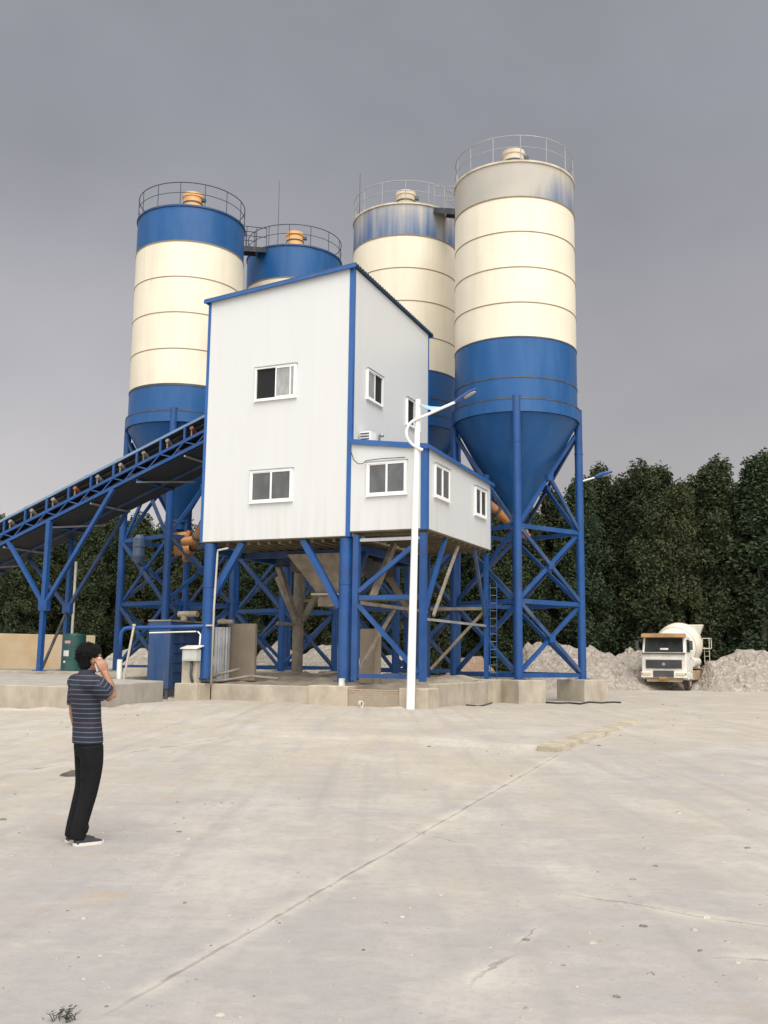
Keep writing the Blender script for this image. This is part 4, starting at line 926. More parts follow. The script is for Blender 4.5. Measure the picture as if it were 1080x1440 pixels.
# grey cabinet on a dusty post
kb_ = thing('control_cabinet', W(-5.95, -.1, .66), 'small grey electrical cabinet with sloping hood on a dusty post', 'cabinet')
g = MB(); g.box(W(-6.02, -.02, 1.04), (.62, .34, .80), (US, VT, ZZ)); g.build('post', m_conc, kb_, .02)
g = MB(); g.box(W(-5.92, -.22, 1.62), (.58, .30, .40), (US, VT, ZZ)); g.build('case', m_box, kb_, .012)
g = MB(); q = [W(-6.27, -.42, 1.83), W(-5.57, -.42, 1.83), W(-5.57, .0, 1.93), W(-6.27, .0, 1.93)]; g.hexa(q + [p + ZZ*.035 for p in q]); g.build('hood', m_pvc, kb_)
g = MB(); g.path([W(-5.9, -.25, 1.44), W(-5.87, -.27, 1.2), W(-5.9, -.25, .95), W(-5.82, -.25, .7)], .05, 8); g.build('cable_bundle', m_dark, kb_)
g = MB(); g.box(W(-5.92, -.376, 1.62), (.46, .012, .30), (US, VT, ZZ)); g.build('door', m_box, kb_)
# bent blue pipe with a white foot
p0 = dp(167.5, 953, 35.6); p1 = dp(170, 892, 35.6); p2 = dp(178, 883, 35.6); p3 = dp(240, 882, 35.2); p4 = dp(296, 880.5, 34.8)
bp = thing('water_pipe', (p0.x, p0.y, p0.z-.03), 'blue water pipe bent over from a white foot towards the tower column', 'pipe')
pm = p0.lerp(p1, .42)
g = MB(); g.path([pm, p1 - ZZ*.1, p1 + Vector((.02, 0, .06)), p1.lerp(p2, .6) + Vector((0, 0, .06)), p2 + Vector((.1, 0, 0)), p3, p4], .075, 12); g.build('riser', m_blue, bp)
g = MB(); g.tube(p0 - ZZ*.15, pm, .095, n=14); g.build('foot', m_pvc, bp)
a = dp(174, 955, 35.3); b2 = dp(188.5, 880, 35.3)
g = MB(); g.tube(a, b2, .042, n=10); g.tube(b2, b2 + ZZ*.06, .065, n=10); solo('strut', g, m_pvcd, 'slanting white pipe leaning beside the bent blue pipe', 'pipe')
# beige downpipe at the front left column
dpp = [W(-5.15, .02, zb-.32), W(-5.15, .0, zb-.45), W(-5.2, -.02, 3.3), W(-5.2, -.02, .66)]
g = MB(); g.path([W(-4.75, .05, zb-.26)] + dpp, .036, 10); g.tube(W(-5.2, -.02, 2.65), W(-5.5, -.02, 2.65), .03, n=8); solo('downpipe', g, m_pvcd, 'beige plastic downpipe running down beside the front left tower column', 'pipe')
g = MB(); a = dp(278, 888, 34.9); g.path([a, a + Vector((.1, 0, -.1)), a + Vector((.09, 0, -.45)), a + Vector((.02, 0, -.72))], .03, 8); solo('conduit', g, m_pvc, 'thin pale conduit dropping from the blue pipe to the grey cabinet', 'pipe')
g = MB(); g.tube(dp(210, 890, 35.0), dp(276, 888, 34.9), .025, n=8); solo('conduit', g, m_pvc, 'thin pale conduit running level below the blue pipe across the blue tank', 'pipe')
# grey beam and block behind the pipes
g = MB(); a = dp(178, 941, 40); g.bar(a, a + Vector((2.6, .4, 0)), .3, .16); solo('beam', g, m_conc_grey, 'grey beam lying behind the bent blue pipe and the tank', 'beam')
g = MB(); a = dp(197, 947, 39); g.box(a + ZZ*-.25, (1.2, .6, .9)); solo('concrete_block', g, m_conc, 'pale concrete block lying below the grey beam behind the tank', 'block', None, .03)

# ---------------------------------------------------------------- green tank and yellow wall
c = W(-15.3, 4.6, .90)
bt_ = thing('green_tank', c, 'tall dark green cylindrical tank with labels behind the standing person', 'tank')
g = MB(); g.lathe([(0, 0), (.47, 0), (.48, .03), (.48, 1.5), (.44, 1.58), (0, 1.60)], c, 36); g.build('body', m_green, bt_)
for z in (.5, 1.02):
    g = MB(); g.lathe([(.478, z-.02), (.495, z-.01), (.495, z+.01), (.478, z+.02)], c, 36); g.build('hoop', m_green, bt_)
def patch_on(name, a0, a1, z0, z1, mat):
    g = MB(); ar = np.linspace(a0, a1, 7); R = .4835
    g.add([c + Vector((R*math.cos(a), R*math.sin(a), z)) for z in (z0, z1) for a in ar], [(i, i+1, 8+i, 7+i) for i in range(6)]); g.build(name, mat, bt_)
th = math.atan2(-c.y, -c.x)
patch_on('label', th-1.05, th-.45, .62, .86, m_paper); patch_on('label', th-.95, th-.35, 1.16, 1.28, m_pink); patch_on('label', th-1.0, th-.75, .34, .43, m_paper)
g = MB(); a = dp(131, 936, 50); b0 = dp(-80, 936, 46.5)
d = (a-b0).normalized(); nrm = Vector((d.y, -d.x, 0)); zt_ = dp(131, 894, 50).z
g.bar(Vector((b0.x, b0.y, zt_/2)), Vector((a.x, a.y, zt_/2)), .28, zt_+.02); yw = solo('yellow_wall', g, m_yellow, 'long low wall rendered in stained pale yellow at the left behind the platform', 'wall', None, .02)

# ---------------------------------------------------------------- belt conveyor
cv = thing('belt_conveyor', W(-14.7, 3.4, 5.), 'long blue truss belt conveyor climbing to the left side of the tower', 'conveyor')
SL = .364; zt0 = lambda s: 10.72 + (s+7.44)*SL
SA, SB = -32., -5.92
T0, T1, TW = 2.0, 3.5, 4.6       # near truss, far belt side, outer edge of the walkway
m_rail = M('weathered_pale_blue_paint', (.14, .24, .38), .45, dirt=DUST, damt=.3)
def cb3(t, off): return [W(SA, t, zt0(SA)+off), W(SB, t, zt0(SB)+off)]
for t in (T0, T1):
    g = MB(); g.bar(*cb3(t, .0), .06, .06); g.build('top_rail', m_rail if t == T0 else m_blue, cv)
    g = MB(); g.bar(*cb3(t, -.58), .07, .11); g.build('stringer', m_blue, cv)
    g = MB(); g.bar(*cb3(t, -1.0), .09, .12); g.build('bottom_chord', m_blue, cv)
g = MB(); g.bar(*cb3(T0-.02, .05), .012, .045); g.build('edge_sheet', m_rail, cv)
g = MB(); g.bar(*cb3(T1+.1, -1.15), .08, .08); g.build('under_stringer', m_blue_dusty, cv)
g = MB(); g.bar(W(SA, TW, zt0(SA)-1.0), W(SB, TW, zt0(SB)-1.0), .09, .12); g.build('walkway_edge', m_blue, cv)
# cover sheet over the belt, its ribs showing on the skyline
g = MB()
for k in range(8):
    pass
prof = [(T0+.02, .06), (T0+.3, .20), (T0+.75, .25), (T1-.3, .20), (T1-.02, .06)]
g.loft([[W(s, t, zt0(s)+z) for t, z in prof] + [W(s, t, zt0(s)+z-.02) for t, z in reversed(prof)] for s in np.linspace(SA, SB, 30)], True, False); g.build('belt_cover', M('blue_grey_cover', (.08, .13, .22), .5, dirt=DUST, damt=.5), cv)
for s in np.arange(SA+.4, SB, 1.55):
    g = MB(); g.path([W(s, t, zt0(s)+z+.02) for t, z in prof], .03, 6); g.build('cover_rib', m_blue, cv)
g = MB(); g.loft([[W(s, t, zt0(s)+z) for t, z in ((T0+.12, -.22), (T0+.5, -.40), (T1-.5, -.40), (T1-.12, -.22), (T1-.12, -.24), (T1-.5, -.42), (T0+.5, -.42), (T0+.12, -.24))] for s in (SA, SB)], True, False); g.build('belt', m_black, cv)
g = MB(); g.bar(W(SA, (T0+T1)/2, zt0(SA)-.78), W(SB, (T0+T1)/2, zt0(SB)-.78), 1.1, .02); g.build('return_belt', m_black, cv)
g = MB(); g.bar(W(SA, (T0+TW)/2+.0, zt0(SA)-1.09), W(SB, (T0+TW)/2, zt0(SB)-1.09), TW-T0-.12, .03); g.build('bottom_sheet', M('dark_bluish_sheet', (.011, .017, .028), .7, dirt=(.05, .05, .05), damt=.3), cv)  # near-black bluish sheet closing the underside of the conveyor
m_roller = M('dusty_roller', (.20, .17, .145), .7, var=.3, vs=6); m_rred = M('red_roller_end', (.22, .07, .045), .6)
i = 0
for s in np.arange(SA+.3, SB-.2, 1.12):
    z = zt0(s); i += 1
    g = MB(); g.bar(W(s, T0, z-.02), W(s, T0, z-.55), .07, .09, US); g.build('post', m_blue, cv)
    g = MB(); g.tube(W(s+.32, T0-.03, z-.20+.12), W(s+.32, T0+.42, z-.40+.12), .085, n=12); o = g.build('roller', m_rred if i % 5 == 2 else m_roller, cv)
    g = MB(); g.bar(W(s+.32, T0+.0, z-.52+.1), W(s+.32, T0+.0, z-.24+.1), .05, .05, US); g.build('roller_bracket', m_roller, cv)
    g = MB(); g.bar(W(s, T0, z-.62), W(s+.55, T0, zt0(s+.55)-.96), .045); g.build('lacing', m_blue, cv)
    g = MB(); g.bar(W(s+.55, T0, zt0(s+.55)-.96), W(s+1.1, T0, zt0(s+1.1)-.62), .045); g.build('lacing', m_blue, cv)
    if i % 2:
        g = MB(); g.tube(W(s+.8, T0+.02, zt0(s+.8)-.8), W(s+.8, T1-.1, zt0(s+.8)-.8), .07, n=12); g.build('return_roller', m_rred if i % 3 == 0 else m_roller, cv)
    if i % 2 == 0:
        g = MB(); g.bar(W(s, T0+.05, z-1.16), W(s, TW-.05, z-1.16), .07); g.build('cross_member', m_galv if i % 4 else m_blue, cv)
    if i % 4 == 0:
        g = MB(); g.bar(W(s, T0+.05, z-1.24), W(s+1.0, TW-.05, zt0(s+1.0)-1.24), .06); g.build('cross_member', m_galv, cv)
# walkway rail on the far side, mostly hidden
for s in np.arange(SA, SB, 2.2):
    g = MB(); g.tube(W(s, TW, zt0(s)-1.), W(s, TW, zt0(s)-.35), .025, n=6); g.build('walkway_post', m_blue, cv)
# support trestle: two posts with Y heads
def trestle(s, t, z0, zn, arms, mats, w, nm):
    g = MB(); g.bar(W(s-.05, t, z0), W(s, t, zt0(s)-1.05), w, None, VT); g.box(W(s-.05, t, z0+.015), (.42, .42, .03), (US, VT, ZZ)); l = g.build('trestle_post', mats[0], cv)
    g = MB(); g.box(W(s, t-.0, zn), (.42, w+.05, .42), (US, VT, ZZ)); g.build('gusset_plate', mats[0], l)
    for ds, z in arms:
        g = MB(); g.bar(W(s, t, zn), W(s+ds, t, z), w*.78, None, VT); g.build('trestle_arm', mats[1], cv)
trestle(-14.70, T0, .92, 3.55, [(-2.15, zt0(-16.85)-1.05), (3.2, zt0(-11.5)-1.05)], (m_blue, m_blue), .19, 'near')
trestle(-15.60, TW-.2, .92, 3.55, [(-2.4, zt0(-18.0)-1.05), (3.0, zt0(-12.6)-1.05)], (m_blue, m_blue_dusty), .17, 'far')
for t_ in (T0, TW-.2): trestle(-24.6, t_, .92, 1.9, [(-.9, zt0(-25.5)-1.05), (.9, zt0(-23.7)-1.05)], (m_blue, m_blue), .17, 'outer')
g = MB(); g.bar(W(-14.72, T0+.1, 1.0), W(-15.58, TW-.3, 3.4), .09); g.build('trestle_brace', m_dark, cv)
g = MB(); g.tube(W(-15.42, TW-.05, .9), W(-15.42, TW-.05, 5.6), .06, n=10); solo('standpipe', g, m_pvc, 'pale upright pipe beside the far conveyor trestle post', 'pipe')
# a hose crossing the ground floor of the left silo
# ---------------------------------------------------------------- lamps
lp0 = gp(577, 1000); Yl = lp0.y
lp = thing('street_lamp', (lp0.x, Yl, 0), 'tall white street lamp with curved arm and blue head in front of the plant', 'street lamp', 'street lamps')
ptop = dp(588, 562, Yl); hgt = ptop.z
g = MB(); g.tube((lp0.x, Yl, 0), (ptop.x, Yl, hgt), .135, .085, 24); g.tube((lp0.x, Yl, 0), (lp0.x, Yl, .02), .2, n=20); g.build('pole', m_pole, lp)
Ya = Yl - .11
pts = [dp(x, y, Ya) for x, y in [(594.5, 633), (587, 629.5), (580, 625), (574.5, 619), (571.7, 612), (571.8, 605), (575, 597.5), (580, 592.5), (587, 589), (600, 583.5), (620, 574.5), (639.5, 566)]]
pts[-1].y -= .02
def smooth(p, n=4):
    o = []
    for i in range(len(p)-1):
        a, b, c, d = p[max(0, i-1)], p[i], p[i+1], p[min(len(p)-1, i+2)]
        for k in range(n):
            t = k/n; o.append(.5*((2*b) + (c-a)*t + (2*a-5*b+4*c-d)*t*t + (3*b-a-3*c+d)*t**3))
    return o + [p[-1]]
g = MB(); g.path(smooth(pts), .045, 10); g.build('arm', m_pole, lp)
g = MB(); tri = [dp(594, 568, Ya), dp(618, 571, Ya), dp(601, 582, Ya)]
tri = [dp(588.5, 567.5, Ya), dp(606, 571.5, Ya), dp(622, 572.5, Ya), dp(606, 580, Ya), dp(606, 577, Ya), dp(597, 573, Ya)]
g.add([p - Vector((0, .015, 0)) for p in tri] + [p + Vector((0, .015, 0)) for p in tri], [(5, 4, 3, 2, 1, 0), (6, 7, 8, 9, 10, 11)] + [(i, (i+1) % 6, 6+(i+1) % 6, 6+i) for i in range(6)]); g.build('fin', m_paleblue, lp)
def lamp_head(parent, a, b, w=.30, h=.14):
    a = Vector(a); b = Vector(b); d = (b-a).normalized(); x = d.cross(ZZ).normalized(); u = x.cross(d)
    rings = []
    for f, kw, kh in ((-.02, .25, .35), (.05, .4, .6), (.3, .75, 1.), (.55, 1., 1.), (.85, 1., .75), (1., .6, .3)):
        c = a.lerp(b, f); rings.append([c + x*(w/2*kw*math.cos(t)) + u*(h/2*kh*math.sin(t) + (0 if math.sin(t) > 0 else .0)) for t in np.linspace(0, 2*PI, 16, endpoint=False)])
    g = MB(); g.loft(rings); hd = g.build('lamp_head', m_lampblue, parent)
    rings = []
    for f, k in ((.42, .5), (.5, .85), (.75, .85), (.9, .5)):
        c = a.lerp(b, f) - u*(h*.42); rings.append([c + x*(w/2*k*math.cos(t)) + u*(.03*math.sin(t)) for t in np.linspace(0, 2*PI, 14, endpoint=False)])
    g = MB(); g.loft(rings); g.build('lens', m_lens, hd)
lamp_head(lp, dp(638, 566, Ya), dp(671, 546.5, Ya-.25), .30, .13)
# second lamp further back, standing behind the right leg of the nearest silo
Y2 = 52.; b0 = dp(816, 930, Y2); q0 = Vector((b0.x, Y2, 0)); qt = dp(817, 668, Y2)
l2 = thing('street_lamp', q0, 'far street lamp with blue head peeping out beside the right silo leg', 'street lamp', 'street lamps')
g = MB(); g.tube(q0, Vector((q0.x, Y2, qt.z + .6)), .10, .07, 16); g.build('pole', m_pole, l2)
g = MB(); g.path(smooth([Vector((q0.x, Y2-.1, qt.z-.4)), dp(821, 676, Y2-.1), dp(828, 674, Y2-.1), dp(838, 671, Y2-.1)]), .045, 8); g.build('arm', m_pole, l2)
g = MB(); g.bar(Vector((q0.x, Y2-.1, qt.z-.55)), dp(822, 675, Y2-.1), .05); g.build('fin', M('red_bracket', (.45, .12, .08), .5), l2)
lamp_head(l2, dp(836, 671, Y2-.1), dp(861, 663, Y2-.3), .40, .26)

# ---------------------------------------------------------------- mixer truck
TO = gp(936, 971); TO = Vector((TO.x, 55.5, 0)); TO.x = dp(934, 960, 55.5).x
tax = math.radians(27); TB = Vector((math.sin(tax), math.cos(tax), 0)); TR = Vector((math.cos(tax), -math.sin(tax), 0))
def TP(x, y, z): return TO + TR*x + TB*y + ZZ*z
tr = thing('mixer_truck', TO, 'dusty cream and white concrete mixer truck parked facing the yard before the rubble', 'mixer truck')
def tbox(mb, x0, x1, y0, y1, z0, z1, ty0=0., tx=0.):
    """box with the top pulled in: ty0 at the front, tx at both sides"""
    mb.hexa([TP(x0, y0, z0), TP(x1, y0, z0), TP(x1, y1, z0), TP(x0, y1, z0), TP(x0+tx, y0+ty0, z1), TP(x1-tx, y0+ty0, z1), TP(x1-tx, y1, z1), TP(x0+tx, y1, z1)])
g = MB(); tbox(g, -1.22, 1.22, .06, 2.0, .98, 2.05, .04); tbox(g, -1.20, 1.20, .10, 2.0, 2.052, 3.0, .22, .05); tbox(g, -1.1, 1.1, .4, 1.95, 3.002, 3.12, .2, .1)
cab = g.build('cab', m_truckw, tr, .05)
def quad(mb, pts, off):  # thin raised sheet
    pts = [Vector(p) for p in pts]; n = (pts[1]-pts[0]).cross(pts[3]-pts[0]).normalized()
    mb.hexa([p for p in pts] + [p + n*off for p in pts])
fy = lambda z: .10 + .22*(z-2.052)/.948
g = MB(); quad(g, [TP(-1.06, fy(2.12)-.005, 2.12), TP(1.06, fy(2.12)-.005, 2.12), TP(1.02, fy(2.90)-.005, 2.90), TP(-1.02, fy(2.90)-.005, 2.90)], .012); ws = g.build('windscreen', m_windscreen, cab)
g = MB()
for x in (-.75, .05): g.bar(TP(x, fy(2.14)-.03, 2.14), TP(x+.62, fy(2.24)-.03, 2.22), .02)
g.build('wiper', m_black, ws)
g = MB(); tbox(g, -.2, .25, fy(2.25)-.02, fy(2.25)-.012, 2.16, 2.34); g.build('windscreen_card', m_paper, ws)
g = MB(); tbox(g, -1.18, 1.18, .0, .08, 2.0, 2.07); g.build('scuttle_strip', m_grille, cab)
g = MB(); g.loft([[TP(x, y, z) for y, z in ((.28, 2.98), (.02, 2.90), (-.06, 2.94), (.0, 3.10), (.30, 3.16))] for x in (-1.2, 1.2)], True, False); g.build('sun_visor', m_visor, tr)
g = MB(); tbox(g, -.98, .98, .015, .07, 1.22, 1.68); gr = g.build('grille', m_grille, cab)
for k in range(5):
    g = MB(); tbox(g, -.95, .95, -.005, .016, 1.27+.085*k, 1.30+.085*k); g.build('grille_bar', m_dark, gr)
g = MB(); g.tube(TP(0, -.012, 1.45), TP(0, .02, 1.45), .09, n=16); g.build('badge', m_galv, gr)
g = MB(); tbox(g, -1.02, 1.02, .045, .068, 1.70, 1.76); g.build('name_strip', m_truckw, cab)
g = MB(); tbox(g, -1.25, 1.25, -.12, .45, .70, 1.02, .06); bp_ = g.build('bumper', m_truckw, tr, .04)
g = MB(); tbox(g, -.56, .56, -.135, -.05, .73, 1.10); g.build('lower_grille', m_grille, bp_)
for s in (-1, 1):
    g = MB(); tbox(g, *sorted((s*.68, s*1.16)), -.135, -.05, .84, .985); g.build('headlight', m_lightlens, bp_, .01)
    g = MB(); tbox(g, *sorted((s*1.17, s*1.24)), -.11, -.02, .86, .98); g.build('indicator', m_orange, bp_)
g = MB(); tbox(g, -.24, .24, -.150, -.137, .62, .76); g.build('number_plate', m_visor, bp_)
g = MB(); tbox(g, -.95, .95, .0, .35, .48, .69); g.build('underrun_bar', m_muddy, tr)
for s in (-1, 1):
    g = MB(); x = s*1.222; tbox(g, *sorted((x, x+s*.025)), .45, 1.45, 1.1, 2.04); d = g.build('door', m_truckw, cab, .01)
    g = MB(); quad(g, [TP(s*1.208, .5, 2.12), TP(s*1.208, 1.4, 2.12), TP(s*1.175, 1.4, 2.82), TP(s*1.175, .62, 2.82)], -.02*s); g.build('window', m_windscreen, d)
    g = MB(); tbox(g, *sorted((x+s*.026, x+s*.06)), 1.2, 1.36, 1.75, 1.8); g.build('handle', m_dark, d)
    g = MB(); g.tube(TP(s*1.2, .35, 2.75), TP(s*1.48, .18, 2.72), .02, n=6); g.tube(TP(s*1.2, .35, 2.2), TP(s*1.48, .18, 2.25), .02, n=6); tbox(g, *sorted((s*1.40, s*1.56)), .16, .24, 2.25, 2.75); g.build('mirror', m_dark, tr)
    g = MB(); tbox(g, *sorted((s*.98, s*1.26)), .35, 1.75, .62, .98); g.build('step_box', m_truckw, tr, .03)
# chassis and wheels
g = MB()
for s in (-.42, .42): tbox(g, s-.06, s+.06, .4, 9.0, .85, 1.12)
tbox(g, -.6, .6, 6.4, 6.6, .6, .9); tbox(g, -.9, .9, 1.2, 1.35, .45, .6); tbox(g, -.9, .9, 6.0, 6.14, .45, .6); tbox(g, -.9, .9, 7.35, 7.49, .45, .6)
g.build('chassis', m_muddy, tr)
def wheel(x, y, s, wide=.32):
    g = MB(); prof = [(.30, -wide/2), (.46, -wide/2), (.53, -wide/2+.05), (.53, wide/2-.05), (.46, wide/2), (.30, wide/2)]; g.lathe(prof, TP(x, y, .52), 28, TR); w = g.build('wheel', m_tyre, tr)
    g = MB(); g.lathe([(.0, s*.02), (.12, s*.10), (.14, s*.02), (.24, s*.0), (.305, s*wide/2)], TP(x, y, .52), 20, TR); g.build('rim', m_muddy, w)
for s in (-1, 1):
    wheel(s*1.04, 1.28, s)
    for y in (6.05, 7.42): wheel(s*.93, y, s, .62)
    g = MB(); g.loft([[TP(s*x, 1.28 + .64*math.cos(a), .52+.64*math.sin(a)) for x in (.86, 1.25)] + [TP(s*x, 1.28 + .60*math.cos(a), .52+.60*math.sin(a)) for x in (1.25, .86)] for a in np.linspace(.1, PI-.1, 10)], True, False); g.build('fender', m_truckw, tr)
    g = MB(); tbox(g, *sorted((s*.62, s*1.25)), 5.3, 8.2, 1.16, 1.22); g.build('rear_fender', m_muddy, tr)
    g = MB(); tbox(g, *sorted((s*.7, s*1.2)), 2.5, 4.9, .55, 1.1); g.build('side_tank', m_drum if s < 0 else m_muddy, tr, .04)
# drum
da = TP(0, 2.3, 2.22); db = TP(0, 8.1, 3.05); dd = (db-da).normalized()
g = MB(); g.lathe([(0, 0), (.55, .02), (.9, .25), (1.22, 1.0), (1.33, 1.9), (1.33, 2.6), (1.18, 3.6), (.78, 5.0), (.54, 5.6), (.46, 5.6)], da, 44, dd); dr = g.build('drum', m_drum, tr)
for h, r in ((1.0, 1.225), (2.6, 1.335)):
    g = MB(); g.lathe([(r-.01, h-.03), (r+.012, h-.02), (r+.012, h+.02), (r-.01, h+.03)], da, 44, dd); g.build('seam', m_muddy, dr)
g = MB(); pts = [da + dd*(.3+.5*i) for i in range(1)]
for ph in (0, PI):
    P = []
    for i in range(60):
        h = .35 + 4.9*i/59; r = np.interp(h, [.25, 1.0, 1.9, 2.6, 3.6, 5.0, 5.6], [.9, 1.22, 1.33, 1.33, 1.18, .78, .54]); a = ph + h*1.5
        x = TR; y = dd.cross(x).normalized(); P.append(da + dd*h + x*(r*math.cos(a)) + y*(r*math.sin(a)))
    g.path(P, .018, 5)
g.build('spiral_seam', m_drum, dr)
g = MB(); tbox(g, -.55, .55, 2.1, 2.4, 1.12, 2.5); g.build('drum_pedestal', m_muddy, tr)
g = MB(); tbox(g, -.7, -.55, 7.3, 7.6, 1.12, 2.5); tbox(g, .55, .7, 7.3, 7.6, 1.12, 2.5); tbox(g, -.7, .7, 7.3, 7.6, 2.0, 2.2); g.build('rear_frame', m_truckw, tr)
g = MB(); g.loft([[TP(.35 + x*k, 8.35 + y*k, z) for x, y in ((-.62, -.3), (.62, -.3), (.62, .4), (-.62, .4))] for z, k in ((3.2, .4), (3.86, .8), (3.92, .8))], True, False); g.build('loading_hopper', m_drum, tr)
g = MB(); g.loft([[TP(.0 + x, 8.6 + y, z+dz) for x, dz in ((-.28, .12), (-.2, 0), (.2, 0), (.28, .12), (.24, .12), (.18, .03), (-.18, .03), (-.24, .12))] for y, z in ((0, 2.7), (1.0, 1.6))], True, False); g.build('discharge_chute', m_muddy, tr)
# ladder and platform at the right rear
g = MB()
for x in (.95, 1.25): g.bar(TP(x, 7.9, 1.2), TP(x, 7.9, 2.5), .035)
for k in range(4): g.bar(TP(.95, 7.9, 1.35+.3*k), TP(1.25, 7.9, 1.35+.3*k), .03)
for x, y in ((.9, 7.6), (1.3, 7.6), (1.3, 8.4)): g.bar(TP(x, y, 2.45), TP(x, y, 3.05), .035)
tbox(g, .7, 1.3, 7.6, 8.4, 2.4, 2.46); g.bar(TP(.9, 7.6, 3.05), TP(1.3, 7.6, 3.05), .04); g.bar(TP(1.3, 7.6, 3.05), TP(1.3, 8.4, 3.05), .04); g.build('service_ladder', m_drum, tr)
g = MB(); g.tube(TP(1.0, 2.6, 1.55), TP(1.0, 4.6, 1.6), .28, n=20); g.build('water_tank', m_truckw, tr)
# ---------------------------------------------------------------- person
PO = gp(113.5, 1186); FA = math.radians(-33)     # facing: to the right and away from the camera
PF = Vector((math.cos(-FA), math.sin(-FA), 0)); PLf = Vector((-PF.y, PF.x, 0))
def PP(f, l, z): return PO + PF*(f - .028*max(0, z-.9)/.5) + PLf*l + ZZ*(z*.957)
def ell(c, rf, rl, n=20, tilt=0., sq=2.):
    """horizontal ring: rf along facing, rl sideways, superellipse exponent sq"""
    o = []
    for k in range(n):
        a = 2*PI*k/n; ca, sa = math.cos(a), math.sin(a)
        x = abs(ca)**(2/sq)*(1 if ca >= 0 else -1)*rf; y = abs(sa)**(2/sq)*(1 if sa >= 0 else -1)*rl
        o.append(PP(c[0]+x, c[1]+y, c[2]+x*tilt))
    return o
def limb(mb, pts, rs, n=14): mb.path([PP(*p) for p in pts], rs, n)
def dense(pts, rs, k=5):
    P = smooth([Vector(p) for p in pts], k); R = list(np.interp(np.linspace(0, len(rs)-1, len(P)), range(len(rs)), rs)); return P, [float(x) for x in R]
def slimb(mb, pts, rs, n=14, k=5): P, R = dense(pts, rs, k); mb.path([PP(*p) for p in P], R, n)
def ball(mb, c, rf, rl, rz, n=16):
    mb.loft([ell((c[0], c[1], c[2]+rz*math.sin(t)), rf*math.cos(t), rl*math.cos(t), n) for t in np.linspace(-PI/2*.97, PI/2*.97, 10)])
def fuse(name, mb, mat, parent, voxel, smooth_it=3):
    org = Vector(parent['_o']) if parent is not None else Vector(PO)
    me = mb.mesh(name, org); bm = bmesh.new(); bm.from_mesh(me); bmesh.ops.remove_doubles(bm, verts=bm.verts, dist=1e-6); bmesh.ops.recalc_face_normals(bm, faces=bm.faces); bm.to_mesh(me); bm.free()
    o = bpy.data.objects.new(name, me); COL.objects.link(o)
    r = o.modifiers.new('r', 'REMESH'); r.mode = 'VOXEL'; r.voxel_size = voxel
    if smooth_it: s = o.modifiers.new('s', 'SMOOTH'); s.factor = .5; s.iterations = smooth_it
    dg = bpy.context.evaluated_depsgraph_get(); dg.update(); me2 = bpy.data.meshes.new_from_object(o.evaluated_get(dg))
    bpy.data.objects.remove(o); me2.name = name
    me2.polygons.foreach_set('use_smooth', [True]*len(me2.polygons)); me2.materials.clear(); me2.materials.append(mat); return me2
m_skin = M('skin', (.34, .165, .095), .5, var=.1, vs=12); m_hair = M('black_hair', (.004, .004, .0045), .75, var=.3, vs=60, bump=.8, bs=160, spec=.2)
m_trous = M('black_trousers', (.008, .0085, .010), .9, var=.2, vs=6, bump=.5, bs=14, spec=.2)
m_shoe = M('dark_canvas_shoe', (.028, .03, .036), .8, var=.2, vs=30); m_sole = M('white_rubber_sole', (.58, .55, .50), .7, dirt=DUST, damt=.5)
HD = (.035, -.005, 1.635)      # head centre
SHR, ELR, WRR = (-.005, -.180, 1.440), (.165, -.175, 1.285), (.125, -.120, 1.515)
SHL, ELL, WRL = (-.02, .19, 1.435), (-.045, .235, 1.155), (.0, .225, .915)
g = MB()
tors = [((.015, 0, .86), .085, .135), ((.015, 0, .95), .085, .135), ((.005, 0, 1.08), .085, .132), ((0, 0, 1.22), .105, .158), ((-.008, 0, 1.34), .108, .170), ((-.012, 0, 1.42), .095, .165), ((-.01, 0, 1.47), .07, .11), ((.0, 0, 1.50), .058, .065)]
g.loft([ell(c, a, b) for c, a, b in tors])
g.loft([ell(c, a, b) for c, a, b in [((-.005, 0, 1.45), .062, .066), ((.015, 0, 1.51), .056, .057), ((.035, 0, 1.57), .056, .056), ((.045, 0, 1.62), .06, .06)]])
# head: skull, jaw, nose, brow, ears
g.loft([ell((HD[0]+dx, HD[1], HD[2]+z), a, b, 22) for z, dx, a, b in [(-.125, .045, .025, .022), (-.115, .035, .060, .045), (-.08, .018, .083, .062), (-.03, .004, .096, .073), (.02, -.002, .101, .078), (.06, -.006, .096, .076), (.095, -.01, .075, .062), (.112, -.01, .045, .04), (.118, -.01, .012, .01)]])
g.loft([ell((HD[0]+.095+dx, HD[1], HD[2]+z), a, b, 8) for z, dx, a, b in [(-.055, .008, .02, .019), (-.04, .016, .02, .017), (-.01, .006, .015, .011), (.012, .0, .012, .009)]])
ball(g, (HD[0]+.086, HD[1], HD[2]-.083), .014, .026, .010, 10)
for s in (-1, 1): ball(g, (HD[0]-.005, HD[1]+s*.079, HD[2]-.02), .021, .012, .034, 10)
